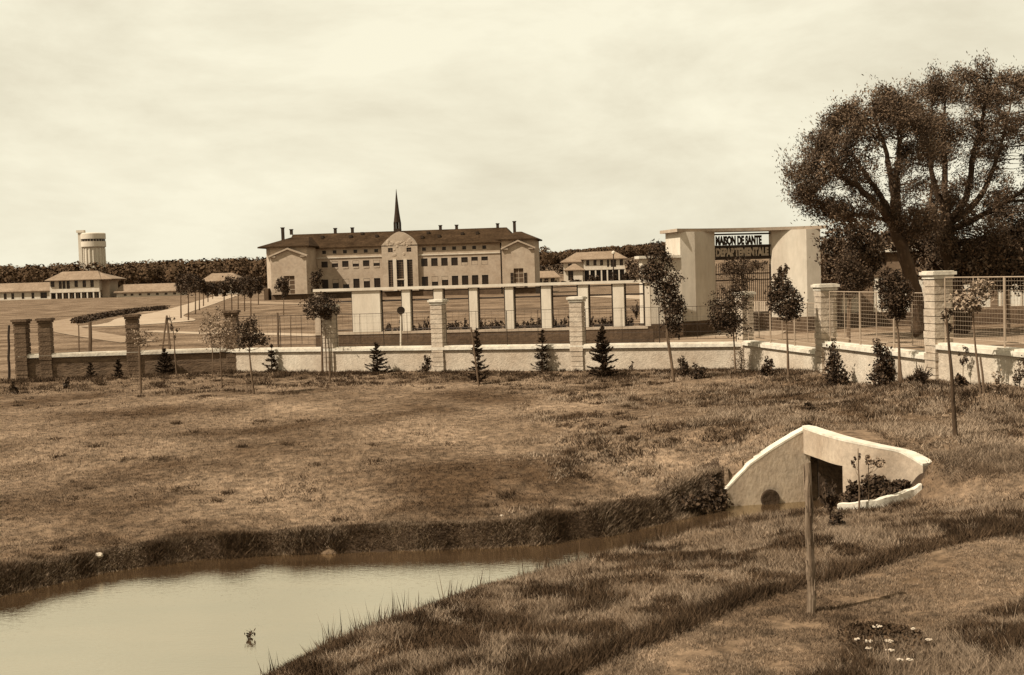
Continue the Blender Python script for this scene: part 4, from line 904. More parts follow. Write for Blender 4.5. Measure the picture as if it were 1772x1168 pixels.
young_tree('tall leaning young tree with long ragged crown before the gateway left pier', (1167, 661), [(1160, 610), (1153, 560), (1148, 500), (1142, 450)], .06,
           [(1140, 432, 16, 14), (1143, 455, 20, 20), (1150, 485, 24, 20), (1158, 515, 20, 22), (1165, 545, 18, 22), (1170, 570, 10, 14), (1120, 475, 22, 13), (1130, 468, 14, 12), (1172, 530, 12, 16)], 2300, .11, 'leaf', seed=7)
post('slanting stake under the tall leaning tree before the gateway', (1166, 661), (1153, 575), .035, m='post')
young_tree('broad leafy sapling before the gateway left jamb, beside the corner pillar', (1273, 645), [(1271, 600), (1268, 560), (1266, 520)], .04, [(1262, 540, 24, 26), (1250, 520, 20, 16), (1275, 520, 18, 20), (1240, 545, 12, 22), (1272, 565, 20, 14), (1255, 570, 16, 10), (1262, 497, 12, 10)], 1300, .11, 'leaf', seed=8)
young_tree('young tree with pointed dark crown before the gateway right pier', (1364, 655), [(1363, 610), (1361, 565), (1358, 510)], .05, [(1358, 520, 24, 22), (1350, 500, 16, 20), (1352, 480, 10, 14), (1356, 474, 6, 13), (1358, 464, 5, 9), (1370, 535, 16, 14), (1340, 515, 10, 8), (1362, 545, 12, 8)], 1500, .11, 'leaf', seed=9)
young_tree('young tree with upright dark oval crown between the two tall pillars', (1556, 662), [(1556, 610), (1554, 570), (1548, 520)], .05, [(1545, 500, 24, 22), (1548, 525, 22, 18), (1540, 482, 18, 14), (1552, 545, 12, 10), (1556, 515, 18, 16)], 1700, .10, 'leaf', seed=10)
post('pale stake with dark foot supporting the oval-crowned tree between tall pillars', (1560, 661), (1556, 610), .035)
young_tree('slim sapling with pale sunlit crown right of the tallest pillar', (1698, 681), [(1692, 630), (1687, 590), (1684, 555), (1684, 520)], .035, [(1683, 515, 24, 18), (1700, 500, 14, 14), (1668, 525, 14, 12), (1688, 530, 16, 12), (1695, 490, 10, 8)], 620, .11, 'leaf_pale', seed=11)
post('short stake beside the slim sapling with pale sunlit crown', (1703, 681), (1697, 618), .03)
young_tree('tall bare leaning trunk of a dying sapling right of the culvert', (1654, 756), [(1652, 720), (1648, 680), (1645, 640), (1643, 600), (1639, 560), (1637, 540)], .055, [(1640, 545, 6, 14), (1643, 570, 5, 10), (1646, 535, 8, 8)], 60, .09, 'leaf', seed=12, bark='bark_dark')
post('slender stake tied against the tall bare leaning trunk', (1650, 700), (1641, 592), .03)
young_tree('thin leafy sapling against the highest wall bay at right', (1666, 655), [(1667, 635), (1667, 612)], .014, [(1666, 617, 8, 12), (1669, 606, 6, 8)], 90, .07, 'leaf', seed=13)
young_tree('feathery sapling at the right edge by the highest wall bay', (1764, 672), [(1764, 650), (1766, 630)], .014, [(1765, 650, 10, 14), (1770, 632, 9, 14)], 140, .07, 'leaf', seed=14)
# trees standing behind the front wall
young_tree('dark bushy tree top in the iron gate, above the corner pillar', (1283, 590), [(1283, 545), (1283, 500), (1282, 470)], .05, [(1282, 470, 22, 18), (1268, 460, 18, 12), (1300, 462, 18, 10), (1280, 490, 12, 16), (1318, 455, 12, 7), (1255, 462, 10, 8)], 1100, .12, 'leaf', Y=66, seed=15)
young_tree('dark-crowned young tree behind the wire fence, right of the gateway', (1470, 585), [(1470, 560), (1472, 520), (1474, 480)], .06, [(1472, 470, 24, 24), (1480, 490, 22, 14), (1462, 455, 18, 16), (1490, 475, 16, 14), (1466, 500, 14, 10)], 1300, .13, 'leaf', Y=60, seed=16)
young_tree('small dark tree in front of the main building left pavilion', (491, 556), [(491, 530), (491, 500)], .09, [(491, 496, 10, 12), (488, 488, 7, 8), (493, 508, 7, 7)], 320, .32, 'leaf', Y=150, seed=17, group='trees on the hospital lawns')
young_tree('dark bushy tree against the main building facade, left end', (548, 505), [(548, 495), (547, 480)], .16, [(547, 488, 9, 14), (551, 477, 7, 8), (544, 476, 6, 7)], 360, .5, 'leaf', Y=245, seed=18, group='trees on the hospital lawns')
# avenue along the drive: every tree of it
av = [(313, 480, 500, 545, 7, 16, 150), (326, 478, 505, 556, 11, 18, 140), (338, 480, 500, 540, 8, 14, 170), (345, 486, 498, 536, 8, 11, 190), (352, 492, 503, 530, 6, 10, 220), (360, 494, 506, 526, 6, 8, 260), (368, 494, 506, 522, 5, 8, 300), (376, 495, 507, 519, 5, 7, 340),
      (388, 490, 505, 545, 9, 13, 150), (401, 482, 505, 540, 12, 18, 160), (412, 484, 500, 532, 9, 14, 190), (423, 483, 506, 535, 8, 18, 175), (434, 484, 506, 547, 9, 16, 150), (447, 486, 502, 528, 6, 14, 220)]
for i, (x, t0, t1, yb, rx, ry, Yv) in enumerate(av):
    young_tree('small dark-crowned avenue tree on a thin straight trunk beside the drive', (x, yb), [(x, (yb + t1) / 2), (x, t1), (x, (t0 + t1) / 2)], .055 + .0003 * Yv, [(x, (t0 + t1) / 2, rx, (t1 - t0) / 2 + 3), (x + rx * .3, t0 + 4, rx * .7, 6), (x - rx * .4, t1 - 2, rx * .7, 5)], 260, .0022 * Yv, 'leaf', Y=Yv, seed=40 + i, group='avenue trees along the drive', name='avenue_tree', twigs=False)
# conifers and shrubs along the wall
conifer('small open conifer before the left end of the sunlit wall', (470, 641), (470, 596), 13, 1, 6, .7)
conifer('broad scruffy conifer before the sunlit wall, left of its middle', (654, 645), (650, 592), 24, 2, 8, .9)
conifer('slender dark conifer behind a long leaning stake', (829, 665), (824, 568), 17, 3, 11, .9)
conifer('neat open conifer with clear whorls, centred between the two clear pillars', (938, 641), (938, 571), 22, 4, 9, .55)
conifer('largest and densest conifer, before the right clear pillar', (1044, 653), (1041, 563), 27, 5, 13, 1.5)
conifer('dark low bushy conifer against the shaded wall below the tripod', (284, 645), (284, 604), 20, 6, 7, 1.5)
conifer('small dim conifer against the shaded wall below the lone pillar', (205, 654), (204, 622), 12, 7, 6, .9)
conifer('tiny dim conifer against the shaded wall left of the lone pillar', (157, 652), (156, 628), 8, 8, 5, .8)
post('long leaning stake in front of the slender dark conifer', (829, 668), (815, 566), .035)
shrub('small round shrub before the left clear pillar', (738, 645), 11, 34, 200, seed=1)
shrub('sparse sprig shrub before the sunlit wall right of the largest conifer', (1094, 626), 6, 16, 50, size=.07, seed=2)
shrub('tall dark shrub close right of the leaning tree foot', (1184, 652), 11, 36, 260, seed=3)
shrub('low wide shrub before the wall, second right of the leaning tree', (1211, 655), 14, 24, 220, seed=4)
shrub('grey wispy shrub below the corner pillar', (1284, 642), 18, 46, 260, 'leaf_pale', .06, seed=5, spiky=False)
shrub('compact dark cup-shaped shrub before the first short wall bay', (1329, 650), 12, 32, 280, seed=6)
shrub('sprawling shrub over the coping at the foot of the pointed young tree', (1392, 620), 14, 36, 120, size=.09, seed=7)
shrub('dark columnar shrub below the tall pillar nearest the gateway', (1446, 668), 17, 76, 620, seed=8)
shrub('dark columnar shrub with narrow waist between the tall pillars', (1526, 671), 19, 84, 760, seed=9)
shrub('spiky fan-shaped shrub before the stepped wall bay', (1597, 667), 19, 40, 70, 'leaf', .09, seed=10, spiky=True)
shrub('low dark shrub at the left of the tallest pillar foot', (1582, 663), 10, 16, 120, seed=11)
shrub('low dark shrub right of the tall bare leaning trunk', (1662, 672), 12, 26, 200, seed=12)
shrub('wispy grey shrub at the right against the highest wall bay', (1727, 680), 14, 48, 120, 'leaf_pale', .06, seed=13)
shrub('small tuft shrub in the grass far left below the pillar pair', (116, 672), 7, 18, 80, seed=14)
shrub('tiny dark shrub at the far left edge of the grass', (26, 682), 6, 22, 70, seed=15)
shrub('dark mounded shrub in the grass behind the culvert, left of the bare trunk', (1400, 708), 9, 12, 120, seed=16)
# things behind the left wall
def pt(px, py, Y): q_ = at_y(px, py, Y); return Vector((q_.x, Y, h1(q_.x, Y)))
TP = thing('wooden_tripod', pt(285, 606, 60), 'wooden tripod of three poles standing behind the shaded wall', 'tripod'); b = TP.location
ap_ = at_y(288.5, 546, 60) - b
for x, dy in ((279, -.5), (289, .6), (301, -.4)):
    q_ = at_y(x, 604, 60) - b; MB().tube([(q_.x, dy, -.1), (ap_.x, 0, ap_.z)], .045, 6).build('pole', 'post', TP)
q0, q1 = at_y(280, 596, 60) - b, at_y(301, 596, 60) - b; MB().tube([(q0.x, -.44, q0.z), (q1.x, -.36, q1.z)], .03, 5).build('brace', 'post', TP)
post('thick dark post behind the shaded wall, left of the lone pillar', (155, 612), (155, 557), .10, 'wooden_post', 'post', Y=62)
post('thin dark post behind the shaded wall, between pillar pair and thick post', (136, 610), (136, 562), .035, 'wooden_post', 'post', Y=62)
post('tall dark gate post at the far left edge beside the pillar pair', (15, 646), (15, 563), .06, 'gate_post', 'post', m='metal_dark', Y=56)
post('dark post behind the wall left of the round-headed tree', (482, 603), (480, 541), .06, 'wooden_post', 'post', Y=62)
post('thin post behind the wall, right neighbour of the dark post near the round-headed tree', (503, 603), (503, 545), .025, 'wooden_post', 'post', Y=62)
SP = thing('round_head_post', pt(690, 600, 63), 'slim pale post with round black disc in front of the pillared fence', 'sign post'); b = SP.location
q_ = at_y(694, 537, 63) - b; MB().tube([(q_.x - .1, 0, -.2), (q_.x, 0, q_.z)], .05, 8).build('post', 'render_white', SP)
d_ = MB().lathe([(.03, -.05), (.2, -.05), (.2, .05), (.03, .05)], 0, 0, 20).build('disc', 'glass', SP, (q_.x, -.06, q_.z)); d_.rotation_euler = (R(90), 0, 0)
LP = thing('street_lamp', pt(1061, 486, 330), 'tall dark street lamp with pale globe before the right-hand villa', 'street lamp'); b = LP.location
q_ = at_y(1061.5, 440, 330) - b; MB().tube([(0, 0, -.3), (q_.x, 0, q_.z)], [.2, .13], 8).build('pole', 'metal_dark', LP); MB().lathe([(.1, -.5), (.5, -.2), (.45, .3), (.1, .55)], 0, 0, 12).build('globe', 'render_white', LP, (q_.x, 0, q_.z + .4))
# shrubs seen through the pillared fence
rng = random.Random(9)
for i in range(62):
    px = 668 + i * 7.35 + rng.uniform(-2, 2)
    if 1095 < px < 1110: continue
    shrub('small dark rose bush in the bed behind the pillared fence', (px, 562), rng.uniform(6, 8.5), rng.uniform(34, 43), 200, size=.15, seed=100 + i, Y=76 + rng.uniform(-1, 1), name='rose_bush', group='rose bushes behind the pillared fence')
b_ = shrub('spiky palm-like plant behind the last bay of the pillared fence', (1101, 545), 13, 34, 26, 'leaf', .3, seed=140, Y=105, spiky=True, name='palm_plant', group='plants on the hospital lawns')
for i, (px, hw, hh) in enumerate(((944, 5, 9), (961, 5, 9), (976, 6, 8), (990, 6, 10), (1001, 6, 10), (1024, 7, 17), (1034, 4, 18), (1062, 8, 18), (1086, 8, 22), (1092, 9, 30))):
    shrub('dark rounded bush in front of the right-hand villa', (px, 489), hw, hh, 110, size=.8, seed=150 + i, Y=350, name='bush', group='bushes before the right-hand villa')
def hedge(name, pts, w_, h, n, size, label, seed=0, cat='hedge', m='leaf'):
    rng = np.random.RandomState(seed); P = np.array(pts, float); L_ = np.r_[0, np.cumsum(np.linalg.norm(np.diff(P, axis=0), axis=1))]; s_ = rng.uniform(0, L_[-1], n)
    x = np.interp(s_, L_, P[:, 0]); y = np.interp(s_, L_, P[:, 1]); x += rng.uniform(-1, 1, n) * w_ / 2; y += rng.uniform(-1, 1, n) * w_ / 2
    z = H(np.stack([x, y], 1)) + h * rng.uniform(0, 1, n) ** .7
    o = np_mesh(name, leaf_verts(np.stack([x, y, z], 1), size, rng, .6), 4, m); return tag(o, label, cat)
hedge('hedge', [GH(136, 560), GH(160, 553), GH(200, 546), GH(240, 539.5), GH(285, 535.5)], 1.6, .6, 4200, .36, 'low dark clipped hedge along the island of the loop road', 3)
hedge('hedge', [(12, 560), (34, 560), (60, 555)], 4, 5, 1800, 1.2, 'dark hedgerow across the field between main building and right-hand villa', 4)
# ------------------------------------------------------------------ the two big trees
def in_poly(x, y, poly): return bool(inside(np.array([[x, y]], float), poly)[0])
def big_tree(label, Y, base, limbs, outline, holes, ncl, k, size, seed, fill=()):
    rng = np.random.RandomState(seed); q_ = at_y(*base, Y); b = Vector((q_.x, Y, h1(q_.x, Y))); t = thing('big_tree', b, label, 'tree')
    mb = MB(); pts_all = []
    for pth, r0, r1, dy in limbs:
        pp = []
        for i, (x, y) in enumerate(pth):
            v = at_y(x, y, Y) - b; f_ = i / max(1, len(pth) - 1); pp.append((v.x, dy[0] + (dy[1] - dy[0]) * f_, v.z))
        fp = bez(pp, 5 * len(pp)); fp = [p + rng.normal(size=3) * .03 for p in fp]; mb.tube(fp, [r0 + (r1 - r0) * i / (len(fp) - 1) for i in range(len(fp))], 8); pts_all += [(p, r0 + (r1 - r0) * i / (len(fp) - 1)) for i, p in enumerate(fp)][len(fp) // 4:]
    trunk = mb; PA = np.array([p for p, r_ in pts_all]); xs = [p[0] for p in outline]; ys_ = [p[1] for p in outline]
    C = []; SP_ = []
    while len(C) < ncl:
        xy = np.stack([rng.uniform(min(xs), max(xs), 2000), rng.uniform(min(ys_), max(ys_), 2000)], 1); ok = inside(xy, outline); xy = xy[ok]; d = seg_dist(xy, list(outline) + [outline[0]])
        for (x, y), dd in zip(xy, d):
            if any((x - hx) ** 2 + (y - hy) ** 2 < (hr + 7) ** 2 and rng.rand() < .93 for hx, hy, hr in holes): continue
            if dd < 7: continue
            if rng.rand() > .55 + .45 * math.exp(-dd / 40): continue
            half = min(4.6, math.sqrt(max(.05, pxr(dd, Y)) * 7)); u_ = rng.uniform(-1, 1); v = at_y(x + rng.normal() * 2, y + rng.normal() * 2, Y) - b
            SP_.append(1.0 + .5 * (dd < 16)); C.append((v.x, math.copysign(abs(u_) ** .6, u_) * half, v.z))
            if len(C) >= ncl: break
    C = np.array(C); K_ = C[rng.choice(len(C), len(C) // 13, replace=False)]
    for i in range(len(C)): j = int(np.argmin(np.linalg.norm(K_ - C[i], axis=1))); C[i] += (K_[j] - C[i]) * rng.uniform(.2, .55)
    tw = MB(); LP_ = []; UP = []
    for i, c in enumerate(C):
        d = PA - c; dd = np.linalg.norm(d, axis=1) + np.maximum(0, d[:, 2]) * 1.5; j = int(np.argmin(dd)); s_ = PA[j]; out_ = (c - s_); out_ /= np.linalg.norm(out_) + 1e-6
        if i % 2 == 0: mid = s_ * .45 + c * .55 + rng.normal(size=3) * .12 + np.array([0, 0, .1]); tw.tube([tuple(s_), tuple(mid), tuple(c)], [.035, .02, .007], 3, False)
        o_ = rng.normal(size=(k, 3)) * .15 + out_ * (rng.normal(size=(k, 1)) * .26 * SP_[i] + .1 * (SP_[i] - 1)) + np.array([0, 0, .12]) * rng.normal(size=(k, 1)); LP_.append(c + o_); UP.append(np.tile(out_ * .7 + np.array([0, 0, .35]), (k, 1)))
    for v_, f_ in ((tw.v, tw.f),): trunk.add(v_, f_)
    trunk.build('trunk', 'bark_dark', t, smooth=True)
    np_mesh('crown', leaf_verts(np.concatenate(LP_), size, rng, .30, np.concatenate(UP)), 4, 'leaf_big', t); return t
oA = [(1354, 318), (1362, 290), (1388, 250), (1412, 222), (1440, 196), (1465, 172), (1500, 158), (1528, 148), (1560, 158), (1592, 178), (1612, 240), (1600, 310), (1612, 372), (1600, 430), (1560, 430), (1545, 402), (1500, 392), (1455, 388), (1420, 376), (1395, 362), (1370, 345)]
lA = [([(1592, 575), (1586, 520), (1573, 470), (1560, 425), (1546, 385)], .42, .30, (0, 0)), ([(1546, 385), (1510, 350), (1470, 320), (1430, 298), (1395, 285)], .22, .04, (0, -1.2)), ([(1550, 395), (1530, 345), (1505, 300), (1480, 262), (1450, 235)], .20, .04, (0, 1.2)),
      ([(1548, 390), (1540, 330), (1525, 270), (1505, 220), (1490, 180)], .20, .04, (0, -1.8)), ([(1552, 400), (1560, 340), (1562, 280), (1575, 230), (1580, 195)], .18, .04, (0, 1.8)), ([(1541, 330), (1548, 280), (1545, 230), (1540, 175)], .12, .03, (-.6, -1.0)), ([(1546, 385), (1500, 372), (1450, 365), (1410, 350)], .12, .03, (0, 1.5))]
hA = [(1530, 275, 15), (1498, 250, 11), (1556, 312, 16), (1575, 285, 11), (1466, 300, 10), (1530, 335, 13), (1484, 335, 11), (1574, 345, 10), (1520, 372, 10), (1590, 345, 9), (1560, 262, 8), (1478, 212, 7), (1440, 330, 8)]
big_tree('large spreading tree leaning left over the gateway, with fan of bare limbs', 63.5, (1592, 575), lA, oA, hA, 950, 76, .16, 11)
oB = [(1566, 178), (1590, 140), (1612, 122), (1640, 132), (1665, 112), (1692, 106), (1722, 116), (1755, 122), (1800, 140), (1850, 190), (1890, 290), (1880, 400), (1830, 470), (1770, 486), (1700, 484), (1650, 470), (1612, 440), (1600, 390), (1612, 330), (1590, 260)]
lB = [([(1668, 580), (1660, 520), (1648, 470), (1640, 420), (1640, 370)], .5, .36, (0, 0)), ([(1640, 375), (1612, 320), (1600, 260), (1600, 190)], .22, .04, (0, -1.2)), ([(1640, 375), (1640, 310), (1645, 230), (1650, 150)], .24, .04, (0, 1.4)),
      ([(1640, 385), (1668, 340), (1676, 270), (1690, 190), (1695, 140)], .24, .04, (0, -1.5)), ([(1640, 390), (1690, 350), (1720, 300), (1745, 230), (1760, 170)], .22, .04, (0, .8)), ([(1642, 400), (1700, 370), (1760, 330), (1810, 280)], .2, .04, (0, -1.5)), ([(1645, 420), (1720, 410), (1790, 400), (1840, 390)], .15, .03, (0, 1.0)), ([(1642, 400), (1620, 360), (1630, 290), (1622, 220)], .14, .03, (0, 2.5))]
hB = [(1690, 285, 18), (1696, 270, 12), (1682, 318, 11), (1655, 325, 9), (1622, 300, 8), (1765, 285, 9), (1640, 262, 6)]
big_tree('tallest broad dense tree at the right edge, behind the leaning one', 68.5, (1668, 580), lB, oB, hB, 1620, 76, .165, 12)
young_tree('dark bushy tree under the leaning tree, close right of the gateway', (1468, 578), [(1468, 540), (1470, 500), (1470, 440)], .11, [(1472, 428, 42, 36), (1455, 462, 24, 26), (1486, 462, 28, 26), (1470, 488, 26, 18), (1500, 432, 26, 28), (1440, 430, 18, 18)], 4200, .24, 'leaf_big', Y=69, seed=170, name='bushy_tree', group='bushy trees below the big trees', sig=.2, k=22)
young_tree('dark bushy tree low at the right edge under the tallest tree', (1745, 585), [(1745, 540), (1742, 500), (1740, 450)], .11, [(1745, 440, 46, 44), (1700, 460, 40, 30), (1765, 476, 34, 22), (1790, 440, 40, 46), (1720, 486, 26, 14)], 5000, .24, 'leaf_big', Y=67, seed=171, name='bushy_tree', group='bushy trees below the big trees', sig=.2, k=22)
young_tree('dark bushy tree between the two big trunks, above the lodge roof', (1625, 582), [(1625, 540), (1622, 500), (1620, 450)], .1, [(1622, 425, 32, 34), (1604, 455, 18, 24), (1640, 460, 24, 26), (1585, 415, 22, 20), (1545, 415, 30, 16)], 2600, .24, 'leaf_big', Y=71, seed=172, name='bushy_tree', group='bushy trees below the big trees', sig=.2, k=22)
# ------------------------------------------------------------------ the far wood
rng = np.random.RandomState(21)
def forest(regions, label):
    V = []
    for (x0, x1, y0, y1, n, hmin, hmax) in regions:
        yy = rng.uniform(y0, y1, n); xx = yy * rng.uniform(x0, x1, n) / 1.0; z0 = H(np.stack([xx, yy], 1))
        hh = rng.uniform(hmin, hmax, n); rr = hh * rng.uniform(.30, .42, n)
        for x, y, z, h, r_ in zip(xx, yy, z0, hh, rr):
            d = rng.normal(size=(150, 3)); d /= np.linalg.norm(d, axis=1, keepdims=True); nd = d.copy(); d *= rng.uniform(.8, 1.06, (150, 1)); c = np.stack([x + d[:, 0] * r_, y + d[:, 1] * r_, z + h * .58 + d[:, 2] * h * .44], 1)
            V.append(leaf_verts(c, 1.35, rng, .8, nrm=nd))
    o = np_mesh('forest', np.concatenate(V), 4, 'forest'); tag(o, kind='stuff'); return o
forest([(-.62, -.17, 500, 720, 1300, 10, 14), (-.17, .03, 600, 720, 60, 10, 14), (-.02, .135, 820, 960, 430, 8, 10.5), (.135, .36, 830, 960, 330, 3, 4.5)], 'wood')
for i, (px, hw, hh, Yv) in enumerate(((82, 5, 24, 470), (146, 9, 14, 470), (125, 9, 16, 480))): shrub(('dark pointed tree left of the villa roof', 'rounded tree before the foot of the water tower', 'rounded tree left of the water tower foot')[i], (px, 500), hw, hh + 24, 260, 'forest', 1.5, seed=180 + i, Y=Yv, name='tree', cat='tree', group='trees behind the left villa')

for i, (px, py, hw, hh, lab) in enumerate(((1242, 860, 19, 54, 'dark weed clump touching the lower end of the left culvert wing wall'), (1216, 862, 18, 40, 'dark weed clump on the bank, one step left of the wing wall end'), (1186, 868, 18, 22, 'dark weed clump on the bank farthest left of the culvert wing wall'))):
    shrub(lab, (px, py), hw, hh, 620, 'leaf', .10, seed=210 + i, Y=26.7 - .25 * i, group='weeds around the culvert')
# ------------------------------------------------------------------ foreground plants, stake, stones
b = ground_hit(1405, 1063); FS = thing('tree_stump_post', b, 'thick weathered barked stake standing alone in the foreground grass', 'stake'); rng = random.Random(2)
q_ = at_y(1397, 800, b.y) - b; pts = []; rad = []
for i in range(13): f_ = i / 12; pts.append((q_.x * f_ + rng.uniform(-.008, .008), rng.uniform(-.01, .01), -.15 + (q_.z + .15) * f_)); rad.append(.052 - .004 * f_ + rng.uniform(-.010, .010) - (.016 if i == 12 else 0))
mb = MB(); mb.tube(pts, rad, 11)
for k in range(60):
    an = rng.uniform(0, 6.28); z0 = rng.uniform(.1, q_.z * .9); l_ = rng.uniform(.06, .2); f_ = z0 / q_.z; c = (q_.x * f_ + math.cos(an) * .044, math.sin(an) * .044); mb.tube([(c[0], c[1], z0), (c[0] + math.cos(an) * .012, c[1] + math.sin(an) * .012, z0 + l_)], [.013, .004], 4)
mb.build('stem', 'stakewood', FS)
# plants in the culvert mouth
shrub('dark weed mass filling the bed behind the culvert kerb', (1520, 858), 44, 46, 1500, 'leaf', .10, seed=200, Y=24.5, group='weeds around the culvert')
shrub('dark weeds in the corner of the culvert bed by the opening', (1480, 862), 22, 46, 800, 'leaf', .10, seed=201, Y=24.7, group='weeds around the culvert')
shrub('dark weeds at the right end of the culvert kerb', (1556, 842), 24, 30, 700, 'leaf', .09, seed=206, Y=24.3, group='weeds around the culvert')
young_tree('leafless thin sapling standing before the right culvert wing wall', (1486, 875), [(1486, 850), (1485, 810), (1484, 775)], .022, [(1484, 795, 4, 12), (1480, 805, 6, 8)], 40, .07, 'leaf', Y=23.5, seed=202, group='saplings at the culvert')
young_tree('small leafy sapling before the right culvert wing wall', (1503, 872), [(1503, 840), (1502, 805)], .016, [(1514, 800, 12, 9), (1498, 795, 6, 8), (1526, 802, 5, 6)], 90, .09, 'leaf_pale', Y=23.6, seed=203, group='saplings at the culvert')
shrub('spiky reeds growing out of the culvert opening', (1436, 890), 22, 66, 46, 'leaf', .16, seed=204, group='weeds around the culvert', spiky=True)
shrub('dark weed on the grass just right of the foreground stake', (1447, 914), 14, 28, 180, 'leaf', .08, seed=205, group='weeds around the culvert')
def stone(label, px, py, wpx, seed, Y=None, flat=.6, group='pale stones'):
    rng = np.random.RandomState(seed); b = ground_hit(px, py); r_ = pxr(wpx, b.y) / 2; bm = bmesh.new(); bmesh.ops.create_icosphere(bm, subdivisions=2, radius=1)
    for v in bm.verts: v.co = Vector((v.co.x * r_, v.co.y * r_ * .8, v.co.z * r_ * flat)) * (1 + rng.uniform(-.16, .16))
    me = bpy.data.meshes.new('stone'); bm.to_mesh(me); bm.free(); me.materials.append(M['stone_white']); o = bpy.data.objects.new('stone', me); COL.objects.link(o); o.location = b + Vector((0, 0, r_ * flat * .3)); return tag(o, label, 'stone', group)
stone('big pale stone at the left end of the culvert kerb', 1467, 869, 26, 1)
stone('small pale stone beside the left end of the culvert kerb', 1492, 872, 14, 2)
stone('pale stone alone on the lawn edge above the stream at far left', 171, 962, 17, 3)
stone('small white stone on the bank edge near the middle of the lawn', 868, 893, 7, 4)
# leafy weed clump with white heads
wc = ground_hit(1530, 1112); WF = thing('flowering_weed', wc, 'leafy weed clump with scattered white flower heads in the bottom-right corner', 'wildflowers')
rng = np.random.RandomState(8); n_ = 2600; an = rng.uniform(0, 6.283, n_); r_ = rng.uniform(0, 1, n_) ** .6; P = np.stack([np.cos(an) * r_ * .5, np.sin(an) * r_ * .75, rng.uniform(.0, .13, n_) * (1.1 - r_ * .7)], 1)
P[:, 2] += H(P[:, :2] + np.array([wc.x, wc.y])) - wc.z; np_mesh('foliage', leaf_verts(P, .05, rng, .5), 4, 'darkgrass', WF)
for px, py, wd in ((1518, 1084, 16), (1503, 1109, 12), (1503, 1122, 14), (1538, 1109, 14), (1541, 1125, 15), (1557, 1141, 10), (1574, 1141, 10), (1606, 1106, 14), (1484, 1106, 9), (1580, 1088, 7)):
    g_ = ground_hit(px, py + 18); v = at_y(px, py, g_.y); l_ = v - wc; mb = MB()
    for k in range(12): a_ = rng.uniform(0, 6.28); q_ = rng.uniform(0, 1) ** .5 * pxr(wd, v.y) / 2; c = (l_.x + math.cos(a_) * q_, l_.y + math.sin(a_) * q_ * .7, l_.z + rng.uniform(-.008, .008)); mb.lathe([(.004, -.008), (.014, 0), (.004, .010)], 0, 0, 6); b0 = len(mb.v) - 18; mb.v[b0:] = [(x + c[0], y + c[1], z + c[2]) for x, y, z in mb.v[b0:]]
    fh = mb.build('flower_head', 'petal', WF); MB().tube([(l_.x, l_.y, g_.z - wc.z), (l_.x, l_.y, l_.z)], .004, 3, False).build('stalk', 'darkgrass', fh)
q_ = at_z(433, 1106, ZW); WP = thing('water_weed', q_, 'small dark plant sprouting alone from the stream at bottom left', 'plant')
P = np.random.RandomState(4).normal(size=(46, 3)) * np.array([.03, .03, .05]) + np.array([0, 0, .05]); np_mesh('foliage', leaf_verts(P, .07, np.random.RandomState(5), .35, np.array([0, 0, 1.0])), 4, 'leaf', WP)

# ------------------------------------------------------------------ grass
def px_scatter(n, x0, x1, y0, y1, zref, rng):
    px = rng.uniform(x0, x1, n); py = rng.uniform(y0, y1, n); rr, uu, ff = np.array(_r), np.array(_u), np.array(_f)
    d = rr * ((px - WPX / 2) / FPX)[:, None] - uu * ((py - HPX / 2) / FPX)[:, None] + ff; t = (zref - CAM.z) / d[:, 2]; P = np.array(CAM) + d * t[:, None]; return P[:, :2]
def blades(name, P, h, k, spread, width, lean, m, rng, kind='stuff', dz=-.01):
    """k blades per tuft at P (n,2); h (n,) heights"""
    n = len(P); Q = np.repeat(P, k, 0) + rng.normal(size=(n * k, 2)) * np.repeat(spread if hasattr(spread, '__len__') else np.full(n, spread), k)[:, None]; hh = np.repeat(h, k) * rng.uniform(.55, 1.15, n * k); z = H(Q) + dz; nq = inside(Q, [(6.7, 25.3), (8.15, 25.25), (8.15, 27.6), (6.55, 27.6)])
    if nq.any(): z[nq] = idw(Q[nq], HIGH)
    an = rng.uniform(0, 6.283, n * k); ww = width * (1 + .02 * Q[:, 1]) * rng.uniform(.7, 1.3, n * k); dx, dy = np.cos(an) * ww / 2, np.sin(an) * ww / 2; la = rng.uniform(0, 6.283, n * k); ln = hh * lean * rng.uniform(.2, 1.2, n * k)
    b0 = np.stack([Q[:, 0] - dx, Q[:, 1] - dy, z], 1); b1 = np.stack([Q[:, 0] + dx, Q[:, 1] + dy, z], 1); tp = np.stack([Q[:, 0] + np.cos(la) * ln, Q[:, 1] + np.sin(la) * ln, z + hh], 1)
    o = np_mesh(name, np.stack([b0, b1, tp], 1).reshape(-1, 3), 3, m); return tag(o, kind=kind)
def classify(P):
    hi = inside(P, high_poly); si = inside(P, stream_poly); d = seg_dist(P, stream_poly + [stream_poly[0]]); cul = inside(P, [(4.3, 26.9), (6.6, 27.7), (6.98, 25.2), (7.42, 24.75), (8.08, 24.45), (8.2, 24.1), (7.7, 23.75), (6.8, 23.7), (6.3, 24.8), (5.0, 26.0)]); return hi, si, d, cul
path_c = [(-1.5, 9.5), (1.2, 12.6), (3.6, 14.9), (6.3, 16.6), (9.0, 17.5), (13, 18.2), (18, 18.6)]
rng = np.random.RandomState(77)
P = px_scatter(150000, -260, 2030, 600, 1010, -.3, rng); hi, si, d, cul = classify(P); ok = hi & ~si & (d > .05) & ~cul & before_wall(P) & (seg_dist(P, front_wall) > .25); P = P[ok]
pn = vnoise(P, 3.1, 1) * .5 + vnoise(P, .8, 2) * .5
blades('grass', P, .03 + .05 * pn, 5, .07, .009, 1.2, 'grass', rng)
P = px_scatter(90000, -260, 2030, 620, 990, -.2, rng); hi, si, d, cul = classify(P); pn = vnoise(P, 1.3, 5) * .6 + vnoise(P, .45, 6) * .4
